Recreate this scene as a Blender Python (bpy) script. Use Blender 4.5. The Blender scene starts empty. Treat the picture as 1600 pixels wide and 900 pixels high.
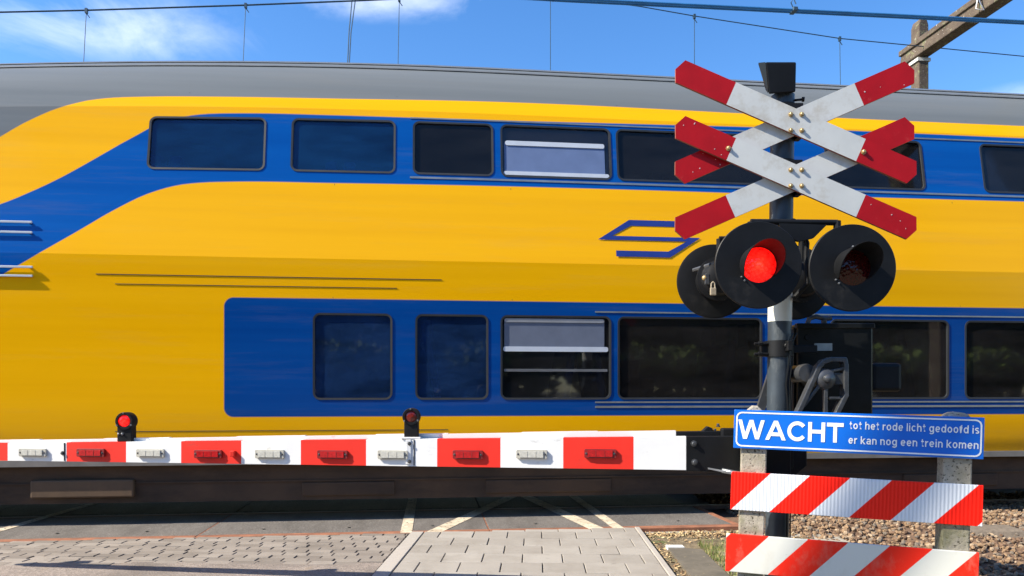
import bpy, bmesh, math, random
from math import sin, cos, tan, pi, radians, sqrt, floor
from mathutils import Vector, Matrix, noise as mnoise
random.seed(7)
S = bpy.context.scene
COL = S.collection

# ------------------------------------------------------------------ camera
F, HOR, EYE = 1150.0, 612.0, 1.28          # focal length in photo pixels, horizon row, eye height
cd = bpy.data.cameras.new('camera')
cam = bpy.data.objects.new('camera', cd); COL.objects.link(cam)
cam.location = (0, 0, EYE); cam.rotation_euler = (pi/2, 0, 0)
cd.sensor_width = 36; cd.lens = F/1600*36
cd.shift_y = (HOR-450)/1600
cd.clip_start = .05; cd.clip_end = 3000
S.camera = cam
# ------------------------------------------------------------------ sky and sun
TO_SUN = Vector((-1.12, -.35, 1.0)).normalized()
ELEV = math.asin(TO_SUN.z); AZ = math.atan2(TO_SUN.x, TO_SUN.y)
W = bpy.data.worlds.new('World'); S.world = W; W.use_nodes = True
nt = W.node_tree; nt.nodes.clear()
def N(nt, t, **kw):
    n = nt.nodes.new(t)
    for k, v in kw.items(): setattr(n, k, v)
    return n
sky = N(nt, 'ShaderNodeTexSky', sky_type='NISHITA', sun_disc=False)
sky.sun_elevation = ELEV; sky.sun_rotation = AZ
sky.air_density = 1.0; sky.dust_density = .3; sky.ozone_density = 2.2; sky.altitude = 0
tc = N(nt, 'ShaderNodeTexCoord')
sep = N(nt, 'ShaderNodeSeparateXYZ'); nt.links.new(tc.outputs['Generated'], sep.inputs[0])
def wm(op, a, b=None, c=None, clamp=False):
    n = N(nt, 'ShaderNodeMath', operation=op, use_clamp=clamp)
    for i, x in enumerate((a, b, c)):
        if x is None: continue
        if isinstance(x, (int, float)): n.inputs[i].default_value = x
        else: nt.links.new(x, n.inputs[i])
    return n.outputs[0]
zc = wm('MAXIMUM', sep.outputs[2], .05)
cx_ = wm('DIVIDE', sep.outputs[0], zc); cy_ = wm('DIVIDE', sep.outputs[1], zc)
comb = N(nt, 'ShaderNodeCombineXYZ'); nt.links.new(cx_, comb.inputs[0]); nt.links.new(cy_, comb.inputs[1])
ns = N(nt, 'ShaderNodeTexNoise'); ns.inputs['Scale'].default_value = 7.5; ns.inputs['Detail'].default_value = 10; ns.inputs['Roughness'].default_value = .62
ns.inputs['Distortion'].default_value = .5
cm2 = N(nt,'ShaderNodeCombineXYZ'); nt.links.new(sep.outputs[0], cm2.inputs[0]); nt.links.new(wm('MULTIPLY', sep.outputs[2], 1.7), cm2.inputs[1]); nt.links.new(cm2.outputs[0], ns.inputs['Vector'])
# two drifting cloud patches over the left half of the sky
def patch(px, py, rx, ry):
    tx, tz = (px-800)/F, (HOR-py)/F
    ax, ay = tx/tz, 1/tz
    dx = wm('DIVIDE', wm('SUBTRACT', cx_, ax), rx); dy = wm('DIVIDE', wm('SUBTRACT', cy_, ay), ry)
    r = wm('SQRT', wm('ADD', wm('MULTIPLY', dx, dx), wm('MULTIPLY', dy, dy)))
    return wm('SUBTRACT', 1.0, r, clamp=True)
pm = wm('MAXIMUM', patch(165, 45, .52, .30), patch(610, 2, .34, .13))
pm = wm('MAXIMUM', pm, patch(1640, 150, .3, .18))
cl = wm('MULTIPLY_ADD', ns.outputs[0], 2.6, -1.32)
cl = wm('MULTIPLY', wm('ADD', cl, wm('MULTIPLY', pm, .75)), wm('MULTIPLY', pm, 1.5, clamp=True), clamp=True)
mx = N(nt, 'ShaderNodeMix', data_type='RGBA')
nt.links.new(wm('MULTIPLY', cl, .46), mx.inputs[0])
hs = N(nt, 'ShaderNodeHueSaturation'); hs.inputs['Saturation'].default_value = 1.3; hs.inputs['Value'].default_value = 1.0; hs.inputs['Hue'].default_value = .506
nt.links.new(sky.outputs[0], hs.inputs['Color'])
nt.links.new(hs.outputs[0], mx.inputs[6]); mx.inputs[7].default_value = (6.5, 6.8, 7.4, 1)
bg = N(nt, 'ShaderNodeBackground'); bg.inputs[1].default_value = .125
nt.links.new(mx.outputs[2], bg.inputs[0])
wo = N(nt, 'ShaderNodeOutputWorld'); nt.links.new(bg.outputs[0], wo.inputs[0])
sl = bpy.data.lights.new('sun', 'SUN'); sl.energy = 5.0; sl.angle = radians(.55); sl.color = (1, .92, .78)
sun = bpy.data.objects.new('sun', sl); COL.objects.link(sun)
sun.rotation_euler = (-TO_SUN).to_track_quat('-Z', 'Y').to_euler()
S.view_settings.view_transform = 'Standard'; S.view_settings.look = 'None'
S.view_settings.exposure = 1.05; S.view_settings.gamma = 1
try: S.view_settings.use_curve_mapping = False
except Exception: pass

# ------------------------------------------------------------------ helpers
def at(px, py, d):                          # survey point: photo column, row and distance -> metres
    return Vector(((px-800)*d/F, d, EYE+(HOR-py)*d/F))
def gx(px, d): return (px-800)*d/F
def gz(py, d): return EYE+(HOR-py)*d/F

class MB:
    def __init__(s): s.v = []; s.f = []; s.m = []; s.sm = []
    def add(s, vs, fs, mi=0, smooth=False):
        b = len(s.v); s.v += [tuple(v) for v in vs]
        for f in fs: s.f.append([b+i for i in f]); s.m.append(mi); s.sm.append(smooth)
        return s
    def hexa(s, p, mi=0):                    # 8 points: bottom ring 0-3, top ring 4-7
        return s.add(p, [(3,2,1,0),(4,5,6,7),(0,1,5,4),(1,2,6,5),(2,3,7,6),(3,0,4,7)], mi)
    def box(s, a, b, mi=0, bev=0):
        x0,y0,z0 = a; x1,y1,z1 = b
        if x0>x1: x0,x1=x1,x0
        if y0>y1: y0,y1=y1,y0
        if z0>z1: z0,z1=z1,z0
        if not bev:
            return s.hexa([(x0,y0,z0),(x1,y0,z0),(x1,y1,z0),(x0,y1,z0),(x0,y0,z1),(x1,y0,z1),(x1,y1,z1),(x0,y1,z1)], mi)
        bm = bmesh.new(); bmesh.ops.create_cube(bm, size=1)
        bmesh.ops.scale(bm, vec=(x1-x0,y1-y0,z1-z0), verts=bm.verts)
        bmesh.ops.translate(bm, vec=((x0+x1)/2,(y0+y1)/2,(z0+z1)/2), verts=bm.verts)
        bmesh.ops.bevel(bm, geom=bm.edges[:], offset=bev, segments=2, affect='EDGES', profile=.5)
        bm.verts.index_update()
        s.add([v.co for v in bm.verts], [[v.index for v in f.verts] for f in bm.faces], mi); bm.free(); return s
    def prism(s, poly, fr, d0, d1, mi=0, ms=None):   # poly of (a,b) in frame fr=(o, ax, bx, n), extruded d0..d1 along n
        o, ax, bx, n = fr; k = len(poly)
        vs = [o+ax*a+bx*b+n*d0 for a,b in poly]+[o+ax*a+bx*b+n*d1 for a,b in poly]
        b = len(s.v); s.add(vs, [list(range(k))[::-1], list(range(k,2*k))], mi)
        for i in range(k): s.f.append([b+i,b+(i+1)%k,b+k+(i+1)%k,b+k+i]); s.m.append(mi if ms is None else ms); s.sm.append(False)
        return s
    def tube(s, pts, r, n=10, mi=0, caps=True, smooth=True):
        pts = [Vector(p) for p in pts]; rs = r if isinstance(r,(list,tuple)) else [r]*len(pts)
        rings = []; up = None
        for i,p in enumerate(pts):
            t = (pts[min(i+1,len(pts)-1)]-pts[max(i-1,0)]).normalized()
            if up is None: up = t.orthogonal().normalized()
            up = (up-t*up.dot(t)).normalized(); w = t.cross(up)
            rings.append([p+(up*cos(2*pi*k/n)+w*sin(2*pi*k/n))*rs[i] for k in range(n)])
        vs = [q for R in rings for q in R]; fs = []
        for i in range(len(pts)-1):
            for k in range(n): fs.append((i*n+k, i*n+(k+1)%n, (i+1)*n+(k+1)%n, (i+1)*n+k))
        b = len(s.v); s.add(vs, fs, mi, smooth)
        if caps:
            for f in (list(range(n))[::-1], list(range((len(pts)-1)*n, len(pts)*n))): s.f.append([b+i for i in f]); s.m.append(mi); s.sm.append(False)
        return s
    def lathe(s, prof, o, n, seg=40, mi=0, smooth=True):   # prof of (radius, along)
        o = Vector(o); n = Vector(n).normalized(); a = n.orthogonal().normalized(); b = n.cross(a)
        vs = []
        for r,h in prof:
            for k in range(seg): vs.append(o+n*h+(a*cos(2*pi*k/seg)+b*sin(2*pi*k/seg))*r)
        fs = []
        for i in range(len(prof)-1):
            for k in range(seg): fs.append((i*seg+k, i*seg+(k+1)%seg, (i+1)*seg+(k+1)%seg, (i+1)*seg+k))
        return s.add(vs, fs, mi, smooth)
    def bolt(s, o, n, r=.012, h=.01, mi=0):
        return s.lathe([(r*1.5,0),(r*1.5,h*.25),(r,h*.26),(r,h*.8),(r*.7,h),(0.0005,h)], o, n, 8, mi, False)
    def ball(s, o, r, mi=0): 
        return s.lathe([(max(.0005,r*sin(pi*i/8)), -r*cos(pi*i/8)) for i in range(9)], o, (0,0,1), 12, mi)
    def each(s, name, mats, parent=None, bevel=0):   # every separate piece becomes an object of its own
        par = list(range(len(s.v)))
        def find(i):
            while par[i] != i: par[i] = par[par[i]]; i = par[i]
            return i
        for f in s.f:
            for i in f[1:]: par[find(i)] = find(f[0])
        grp = {}
        for k,f in enumerate(s.f): grp.setdefault(find(f[0]), []).append(k)
        out = []
        for ks in grp.values():
            mp = {}; m_ = MB()
            for k in ks:
                nf = []
                for i in s.f[k]:
                    if i not in mp: mp[i] = len(m_.v); m_.v.append(s.v[i])
                    nf.append(mp[i])
                m_.f.append(nf); m_.m.append(s.m[k]); m_.sm.append(s.sm[k])
            out.append(m_.build(name, mats, parent, bevel))
        return out
    def build(s, name, mats, parent=None, bevel=0, sharp=35):
        me = bpy.data.meshes.new(name); me.from_pydata(s.v, [], s.f)
        for m in (mats if isinstance(mats,(list,tuple)) else [mats]): me.materials.append(m)
        me.polygons.foreach_set('material_index', s.m); me.polygons.foreach_set('use_smooth', s.sm)
        bm = bmesh.new(); bm.from_mesh(me); bmesh.ops.remove_doubles(bm, verts=bm.verts, dist=1e-6)
        bmesh.ops.recalc_face_normals(bm, faces=bm.faces)
        for e in bm.edges:
            if len(e.link_faces)==2 and e.calc_face_angle(0) > radians(sharp): e.smooth = False
        bm.to_mesh(me); bm.free()
        o = bpy.data.objects.new(name, me); COL.objects.link(o)
        if parent: o.parent = parent
        if bevel:
            b = o.modifiers.new('bevel','BEVEL'); b.width = bevel; b.segments = 2; b.limit_method = 'ANGLE'; b.angle_limit = radians(50)
        return o
def tag(o, label=None, cat=None, group=None, kind=None):
    if label: o['label'] = label
    if cat: o['category'] = cat
    if group: o['group'] = group
    if kind: o['kind'] = kind
    return o
def empty(name, loc, rz=0, ry=0):
    o = bpy.data.objects.new(name, None); COL.objects.link(o); o.empty_display_size = .2
    o.location = loc; o.rotation_euler = (0, ry, rz); return o
VX, VY, VZ = Vector((1,0,0)), Vector((0,1,0)), Vector((0,0,1))
FRONT = (Vector((0,0,0)), VX, VZ, VY)

class G:                                     # small node-graph helper
    def __init__(s, name):
        s.m = bpy.data.materials.new(name); s.m.use_nodes = True; s.t = s.m.node_tree
        s.b = s.t.nodes['Principled BSDF']; s.tc = N(s.t,'ShaderNodeTexCoord')
        s.co = s.tc.outputs['Object']; s._sep = None
    def set(s, k, v):
        if hasattr(v,'links') or isinstance(v, bpy.types.NodeSocket): s.t.links.new(v, s.b.inputs[k])
        else: s.b.inputs[k].default_value = (*v,1) if isinstance(v,tuple) and len(v)==3 else v
    def xyz(s):
        if not s._sep: s._sep = N(s.t,'ShaderNodeSeparateXYZ'); s.t.links.new(s.co, s._sep.inputs[0])
        return s._sep.outputs
    def math(s, op, a, b=None, c=None, clamp=False):
        n = N(s.t,'ShaderNodeMath', operation=op, use_clamp=clamp)
        for i,x in enumerate((a,b,c)):
            if x is None: continue
            if isinstance(x,(int,float)): n.inputs[i].default_value = x
            else: s.t.links.new(x, n.inputs[i])
        return n.outputs[0]
    def noise(s, scale, detail=5, rough=.6, stretch=(1,1,1), dist=0):
        mp = N(s.t,'ShaderNodeMapping'); mp.inputs['Scale'].default_value = stretch
        s.t.links.new(s.co, mp.inputs[0])
        n = N(s.t,'ShaderNodeTexNoise'); n.inputs['Scale'].default_value = scale; n.inputs['Detail'].default_value = detail
        n.inputs['Roughness'].default_value = rough; n.inputs['Distortion'].default_value = dist
        s.t.links.new(mp.outputs[0], n.inputs['Vector']); return n.outputs[0]
    def ramp(s, x, lo, hi):
        n = N(s.t,'ShaderNodeMapRange'); n.clamp = True
        n.inputs[1].default_value = lo; n.inputs[2].default_value = hi
        s.t.links.new(x, n.inputs[0]); return n.outputs[0]
    def mix(s, f, a, b, mode='MIX'):
        n = N(s.t,'ShaderNodeMix', data_type='RGBA', blend_type=mode)
        for i,x in ((0,f),(6,a),(7,b)):
            if isinstance(x,(int,float)): n.inputs[i].default_value = x if i==0 else (x,x,x,1)
            elif isinstance(x,tuple): n.inputs[i].default_value = (*x,1) if len(x)==3 else x
            else: s.t.links.new(x, n.inputs[i])
        return n.outputs[2]
    def bump(s, h, strength=.3, dist=.01):
        n = N(s.t,'ShaderNodeBump'); n.inputs['Strength'].default_value = strength; n.inputs['Distance'].default_value = dist
        s.t.links.new(h, n.inputs['Height']); s.t.links.new(n.outputs[0], s.b.inputs['Normal'])
def mul(c,k): return tuple(min(1,x*k) for x in c)
def paint(name, c, rough=.45, metal=0, var=.15, scale=6, dirt=None, dlo=.55, dhi=.75, dscale=3, bump=0, bscale=60, stretch=(1,1,1), spec=.5):
    g = G(name); n = g.noise(scale, 6)
    col = g.mix(g.ramp(n,.3,.7), mul(c,1-var), mul(c,1+var))
    if dirt:
        d = g.ramp(g.noise(dscale, 8, .7, stretch), dlo, dhi); col = g.mix(d, col, dirt)
        g.set('Roughness', g.math('MULTIPLY_ADD', d, .3, rough, True))
    else: g.set('Roughness', g.math('MULTIPLY_ADD', n, .2, rough-.1, True))
    g.set('Base Color', col); g.set('Metallic', metal); g.set('Specular IOR Level', spec)
    if bump: g.bump(g.noise(bscale, 4), bump, .004)
    return g.m

M = {}
M['black'] = paint('black_paint', (.0075,.008,.009), .5, var=.3, dirt=(.028,.026,.024), dlo=.58, dhi=.85, bump=.12, spec=.22)
M['gloss_black'] = paint('gloss_black_paint', (.008,.009,.010), .28, var=.3, dirt=(.022,.020,.018), dlo=.6, dhi=.9, dscale=5, spec=.3)
M['pole'] = paint('pole_grey', (.030,.040,.050), .42, var=.3, dirt=(.11,.12,.12), dlo=.56, dhi=.8, dscale=9, stretch=(1,1,.35), bump=.15)
M['polewhite'] = paint('pole_white', (.62,.63,.56), .5, var=.06, dirt=(.3,.28,.22), dlo=.62, dhi=.9)
M['steel'] = paint('galvanised_steel', (.32,.33,.34), .38, .85, var=.25, scale=14)
M['darksteel'] = paint('dark_cast_steel', (.085,.088,.092), .36, .55, var=.3, scale=12, dirt=(.10,.07,.05), dlo=.6, dhi=.8)
M['brass'] = paint('old_brass', (.42,.30,.14), .45, .5, var=.25, scale=20)
M['white'] = paint('white_board_paint', (.53,.545,.53), .42, var=.05, dirt=(.30,.25,.17), dlo=.50, dhi=.85, dscale=5)
M['red'] = paint('red_board_paint', (.36,.0035,.008), .5, spec=.25, var=.12, dirt=(.48,.05,.05), dlo=.6, dhi=.8, dscale=14)
M['boomwhite'] = paint('boom_white', (.70,.70,.685), .5, var=.04, dirt=(.22,.20,.17), dlo=.62, dhi=.76, dscale=9, stretch=(.6,1,1.6))
M['boomred'] = paint('boom_red', (.70,.026,.014), .55, spec=.3, var=.08, dirt=(.40,.05,.035), dlo=.60, dhi=.76, dscale=10, stretch=(.6,1,1.6))
M['reflw'] = paint('white_reflector', (.46,.45,.40), .25, var=.15, scale=60)
M['reflr'] = paint('red_reflector', (.38,.008,.010), .22, var=.3, scale=60)
M['edge'] = paint('board_edge', (.25,.08,.05), .6, var=.3)
M['scratch'] = paint('chipped_paint', (.62,.5,.5), .6, var=.2)

def lens(name, c, e, size=.105):
    g = G(name); v = N(g.t,'ShaderNodeTexVoronoi'); v.inputs['Scale'].default_value = 55
    g.t.links.new(g.co, v.inputs['Vector'])
    g.set('Base Color', g.mix(v.outputs['Distance'], mul(c,1.3), mul(c,.6))); g.set('Roughness', .12)
    g.bump(v.outputs['Distance'], .5, .004)
    if e:
        X,Y_,Z_ = g.xyz(); r_ = g.math('SQRT', g.math('ADD', g.math('MULTIPLY',X,X), g.math('MULTIPLY',Z_,Z_)))
        k_ = g.ramp(r_, size, 0.0); g.set('Emission Color', g.mix(g.math('MULTIPLY',k_,k_), (1,.006,.004), (1,.02,.008)))
        g.set('Emission Strength', g.math('MULTIPLY', g.math('MULTIPLY_ADD', v.outputs['Distance'], -e*.8, e*1.1), g.math('MULTIPLY_ADD', k_, 1.3, .45)))
    return g.m
M['lens_on'] = lens('lit_red_lens', (.5,.005,.005), 1.5)
M['lens_off'] = lens('dark_red_lens', (.040,.002,.002), 0)
M['blens_on'] = lens('lit_red_boom_lens', (.5,.01,.01), .9, .045)
M['blens_off'] = lens('unlit_red_boom_lens', (.16,.014,.008), 0)

# ================================================================== GROUND
def rot(th): return Matrix.Rotation(th, 4, 'Z')
TH = radians(6.4)                            # heading of the track against the camera's picture plane
VT = 7.354                                   # distance of the train's side from the camera, square to the track
def uv_of(X, Y): return X*cos(TH)+Y*sin(TH), -X*sin(TH)+Y*cos(TH)-VT
def on_side(px, dv=0.0):                     # position along the train of a photo column, on the plane dv behind its side
    t = (px-800)/F; Y = (VT+dv)/(cos(TH)-t*sin(TH)); return Y*(t*cos(TH)+sin(TH)), Y
TRK = (-VT*sin(TH), VT*cos(TH), 0)           # origin of the track frame on the ground

# base soil, one sheet to the horizon
g = G('soil'); n1 = g.noise(.35, 8); n2 = g.noise(9, 6)
c = g.mix(g.ramp(n1,.4,.6), (.10,.085,.055), (.055,.075,.028)); c = g.mix(g.ramp(n2,.35,.7), c, (.16,.125,.085)); g.set('Base Color', c); g.set('Roughness', .95)
g.bump(n2, .6, .03)
mb = MB(); mb.add([(-900,-900,-.16),(900,-900,-.16),(900,900,-.16),(-900,900,-.16)], [(0,1,2,3)])
tag(mb.build('ground', g.m), kind='structure')

# road of exposed aggregate on the left
g = G('aggregate_road'); v = N(g.t,'ShaderNodeTexVoronoi'); v.inputs['Scale'].default_value = 85; g.t.links.new(g.co, v.inputs['Vector'])
v2 = N(g.t,'ShaderNodeTexVoronoi'); v2.inputs['Scale'].default_value = 210; g.t.links.new(g.co, v2.inputs['Vector'])
sp = N(g.t,'ShaderNodeSeparateColor'); g.t.links.new(v.outputs['Color'], sp.inputs[0])
sp2 = N(g.t,'ShaderNodeSeparateColor'); g.t.links.new(v2.outputs['Color'], sp2.inputs[0])
c = g.mix(g.ramp(sp.outputs[0],.1,.95), (.13,.105,.088), (.33,.275,.235)); c = g.mix(.4, c, g.mix(sp2.outputs[0], (.09,.07,.06), (.36,.31,.27)))
c = g.mix(g.ramp(g.noise(1.6,8),.45,.72), c, (.13,.11,.095)); c = g.mix(g.math('MULTIPLY', g.ramp(g.noise(5,6),.62,.7), .5), c, (.24,.17,.10))
g.set('Base Color', c); g.set('Roughness', .85); g.bump(v.outputs['Distance'], .5, .006)
RY = radians(-2.0)                           # heading of the road across the picture
def rw(x, y, z=0): return Vector((x*cos(RY)-y*sin(RY), x*sin(RY)+y*cos(RY), z))
def sheet(x0, x1, y0, y1, z): return [rw(x0,y0,z), rw(x1,y0,z), rw(x1,y1,z), rw(x0,y1,z)]
def deck_y(x):                               # road-frame y of the deck's near edge at road-frame x
    y = 6.9
    for _ in range(8):
        p = rw(x,y); y -= (uv_of(p.x,p.y)[1]-(-.66))/cos(TH+abs(RY))
    return y
mb = MB(); mb.add([rw(-14,-40,.010),rw(-1.15,-40,.010),rw(-1.15,5.435,.010),rw(-14,5.18,.010)], [(0,1,2,3)])
tag(mb.build('road', g.m), kind='structure')

# individual paving bricks next to the crossing deck
def stone_mat(name, c1, c2, dirt, dl=.5, dh=.8, bs=120, bst=.35, rough=.85):
    g = G(name); oi = N(g.t,'ShaderNodeAttribute'); oi.attribute_name = 'tone'
    c = g.mix(oi.outputs['Fac'], c1, c2); c = g.mix(g.math('MULTIPLY', g.ramp(g.noise(bs,4),.35,.7), .35), c, mul(c2,.6))
    c = g.mix(g.math('MULTIPLY', g.ramp(g.noise(2.2,8,.7),dl,dh), .7), c, dirt); c = g.mix(g.math('MULTIPLY', g.ramp(g.noise(9,7,.75),.58,.72), .55), c, mul(dirt,.8))
    g.set('Base Color', c); g.set('Roughness', rough); g.bump(g.noise(bs*1.5,4), bst, .004); return g.m
def tone(o, faces_per, rnd):
    a = o.data.attributes.new('tone','FLOAT','FACE'); vals=[]
    for i in range(len(o.data.polygons)): vals.append(0)
    k = 0; t = 0
    for i in range(len(vals)):
        if i % faces_per == 0: t = rnd.random()
        vals[i] = t
    a.data.foreach_set('value', vals)
def paver_field(name, mat, rows, clip, zt, gap, lx, ly, frame, jitter=.001, seed=1, th=.05):
    rnd = random.Random(seed); vs=[]; fs=[]; tn=[]
    for (x0,x1,y0,y1) in rows:
        if clip(x0,x1,y0,y1) is None: continue
        x0,x1,y0,y1 = clip(x0,x1,y0,y1)
        if x1-x0 < .02 or y1-y0 < .02: continue
        dz = rnd.uniform(-jitter, jitter); tl = rnd.uniform(-jitter,jitter)
        g2 = gap/2; b = .004
        x0+=g2; x1-=g2; y0+=g2; y1-=g2
        k = len(vs)
        def P(x,y,z): return frame(x,y,zt+z+dz+tl*(x-x0)/(x1-x0))
        vs += [P(x0,y0,-th),P(x1,y0,-th),P(x1,y1,-th),P(x0,y1,-th), P(x0,y0,-b),P(x1,y0,-b),P(x1,y1,-b),P(x0,y1,-b), P(x0+b,y0+b,0),P(x1-b,y0+b,0),P(x1-b,y1-b,0),P(x0+b,y1-b,0)]
        q = [(0,1,5,4),(1,2,6,5),(2,3,7,6),(3,0,4,7),(4,5,9,8),(5,6,10,9),(6,7,11,10),(7,4,8,11),(8,9,10,11)]
        fs += [[k+i for i in f] for f in q]; t = rnd.random(); tn += [t]*len(q)
    me = bpy.data.meshes.new(name); me.from_pydata(vs,[],fs); me.materials.append(mat)
    a = me.attributes.new('tone','FLOAT','FACE'); a.data.foreach_set('value', tn)
    o = bpy.data.objects.new(name, me); COL.objects.link(o); return o
# bricks: rows parallel to the deck, in the track frame
def trk(u, dv, z=0): return Vector((TRK[0]+u*cos(TH)-dv*sin(TH), TRK[1]+u*sin(TH)+dv*cos(TH), z))
DV0 = -.635                                  # near edge of the crossing deck
rows=[]
# road frame rows (nearly square to the road), cut off at the deck
for j in range(18):
    y1 = 6.95-.100*j; off = (j%2)*.098 + (j%3)*.03
    for i in range(50):
        x0 = -9.2+i*.195+off; rows.append((x0, x0+.195, y1-.100, y1))
def clipb(x0,x1,y0,y1):
    if x0 < -9: return None
    x1 = min(x1, -1.15)
    lim = 6.93
    P1 = rw(x0,y1); P2 = rw(x1,y1)
    dl = min(uv_of(P1.x,P1.y)[1], uv_of(P2.x,P2.y)[1])
    dm = max(uv_of(P1.x,P1.y)[1], uv_of(P2.x,P2.y)[1])
    if dm > DV0-.028: 
        y1 -= (dm-(DV0-.028))
        if y1-y0 < .03: return None
    near = rw(x0,y0)
    if near.y < 5.42+ .02*near.x: return None
    return x0,x1,y0,y1
brm = stone_mat('paving_brick', (.165,.14,.118), (.275,.24,.205), (.105,.088,.07))
b_o = paver_field('brick_paving', brm, rows, clipb, .012, .009, .212, .112, rw, .0025, 3)
tag(b_o, kind='structure')
# joint sand under bricks and tiles
g = G('joint_sand'); c = g.mix(g.ramp(g.noise(40,5),.4,.6),(.05,.042,.032),(.12,.10,.075)); c = g.mix(g.math('MULTIPLY', g.ramp(g.noise(2.6,5),.6,.7), .8), c, (.09,.14,.02))
g.set('Base Color', c); g.set('Roughness', .95); sandm = g.m
mb = MB(); mb.add([rw(-14,5.3,.004),rw(-1.15,5.3,.004),rw(-1.15,deck_y(-1.15),.004),rw(-14,deck_y(-14),.004)],[(0,1,2,3)])
mb.add([rw(-1.15,-3,.004),rw(.95,-3,.004),rw(.95,deck_y(.95),.004),rw(-1.15,deck_y(-1.15),.004)],[(0,1,2,3)])
tag(mb.build('joint_bed', sandm), kind='structure')
# footpath: 30 cm tiles between two narrow kerb rows
X0, X1 = -1.02-.13+.0, 1.0
rows=[]
yy = 6.95; j = 0
while yy > -3:
    dep = .302
    off = (j%2)*.151
    for i in range(-1,8):
        x0 = -1.02+i*.302+off; rows.append((x0,x0+.302,yy-dep,yy))
    yy -= dep; j += 1
def clipt(x0,x1,y0,y1):
    x0 = max(x0,-1.02); x1 = min(x1, .90)
    if x1-x0 < .03: return None
    for x in (x0,x1):
        p = rw(x,y1); e = uv_of(p.x,p.y)[1]-(DV0-.028)
        if e > 0: y1 -= e/cos(TH+abs(RY))+.001
    if y1-y0 < .05: return None
    return x0,x1,y0,y1
tm = stone_mat('pavement_tile', (.275,.25,.218), (.345,.318,.28), (.165,.142,.115), .45, .8, 160, .25)
t_o = paver_field('sidewalk', tm, rows, clipt, .018, .007, .3, .3, rw, .002, 5)
tag(t_o, kind='structure')
rows=[]; yy = 6.95
while yy > -3:
    for x0,x1 in ((-1.14,-1.02),(.90,.95)): rows.append((x0,x1,yy-1.0,yy))
    yy -= 1.0
def clipk(x0,x1,y0,y1):
    for x in (x0,x1):
        p = rw(x,y1); e = uv_of(p.x,p.y)[1]-(DV0-.028)
        if e > 0: y1 -= e/cos(TH+abs(RY))+.001
    return (x0,x1,y0,y1) if y1-y0 > .05 else None
k_o = paver_field('kerb', stone_mat('kerb_stone',(.36,.33,.29),(.40,.365,.325),(.28,.245,.205)), rows, clipk, .022, .006, .1, 1, rw, .001, 8, th=.1)
tag(k_o, kind='structure')

# ------------------------------------------------------------------ crossing deck (in the track frame)
U_END = 2.92
track = empty('railway_crossing', TRK, TH); tag(track, kind='structure')
g = G('deck_slab'); n = g.noise(1.2,8); v = N(g.t,'ShaderNodeTexVoronoi'); v.inputs['Scale'].default_value = 130; g.t.links.new(g.co, v.inputs['Vector'])
sp = N(g.t,'ShaderNodeSeparateColor'); g.t.links.new(v.outputs['Color'], sp.inputs[0])
c = g.mix(g.ramp(n,.35,.65), (.078,.069,.061), (.122,.108,.096)); c = g.mix(g.math('MULTIPLY',g.ramp(sp.outputs[0],.5,1),.5), c, (.27,.25,.23))
c = g.mix(g.math('MULTIPLY',g.ramp(g.noise(2.2,7,.7,(1.6,.35,1)),.46,.68),.6), c, (.058,.050,.044))
g.set('Base Color', c); g.set('Roughness', .8); g.bump(v.outputs['Distance'], .4, .004); deckm = g.m
rust = paint('rusty_steel', (.26,.105,.055), .8, var=.35, scale=9, dirt=(.13,.055,.035), dlo=.45, dhi=.7, dscale=12, stretch=(.2,1,1), bump=.4)
mb = MB()
R1, R2 = 1.4-.7175, 1.4+.7175
joints = [-12.2,-9.6,-7.0,-4.62,-2.05,.55,U_END]
for a,b in zip(joints[:-1], joints[1:]):
    mb.box((a+.006,DV0+.105,-.17),(b-.006,R1-.09,0), 0, .006)
    mb.box((a+.006,R1+.09,-.17),(b-.006,R2-.09,0), 0, .006)
    mb.box((a+.006,R2+.09,-.17),(b-.006,3.45,0), 0, .006)
[tag(o_, kind='structure') for o_ in mb.each('crossing_deck', deckm, track)]
mb = MB()
for a,b in zip(joints[:-1], joints[1:]):
    mb.box((a+.004,DV0-.022,-.06),(b-.004,DV0+.102,.003), 0, .003)
    mb.box((b-.005,DV0+.106,-.05),(b+.005,R1-.1,-.002), 0)
mb.box((U_END,DV0-.02,-.05),(U_END+.05,R1-.1,.003), 0)
[tag(o_, kind='structure') for o_ in mb.each('deck_edge_angle', rust, track)]
# lifting holes
mb = MB()
for a,b in zip(joints[:-1], joints[1:]):
    for k in (.2,.5,.8):
        u = a+(b-a)*k; mb.lathe([(.0005,0),(.016,0)], (u,-.3,.004), (0,0,1), 12)
[tag(o_, kind='structure') for o_ in mb.each('lifting_hole', M['gloss_black'], track)]
# white road markings on the slabs
g = G('road_marking'); n = g.noise(22,8,.7); c = g.mix(g.ramp(g.noise(7,5),.4,.7),(.60,.51,.38),(.36,.29,.20)); g.set('Base Color', c); g.set('Roughness', .7)
tr = N(g.t,'ShaderNodeBsdfTransparent'); ms = N(g.t,'ShaderNodeMixShader')
g.t.links.new(g.ramp(n,.37,.44), ms.inputs[0]); g.t.links.new(tr.outputs[0], ms.inputs[1]); g.t.links.new(g.b.outputs[0], ms.inputs[2])
g.t.links.new(ms.outputs[0], g.t.nodes['Material Output'].inputs[0])
def gpt(px,py):
    d = F*EYE/(py-HOR); u,dv = uv_of(gx(px,d), d); return u,dv
mb = MB()
def mark(p, q, w, z=.0045):
    (u0,v0),(u1,v1) = p,q; v0 = max(v0,DV0-.001); w2 = w/2; L = .0
    mb.add([(u0-w2,v0,z),(u0+w2,v0,z),(u1+w2,v1,z),(u1-w2,v1,z)], [(0,1,2,3)])
pL, pR = gpt(635,830), gpt(968,827)
mark((pL[0],DV0), (pL[0]+.02,3.4), .105); mark((pR[0],DV0), (pR[0]-.02,3.4), .105)
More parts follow.
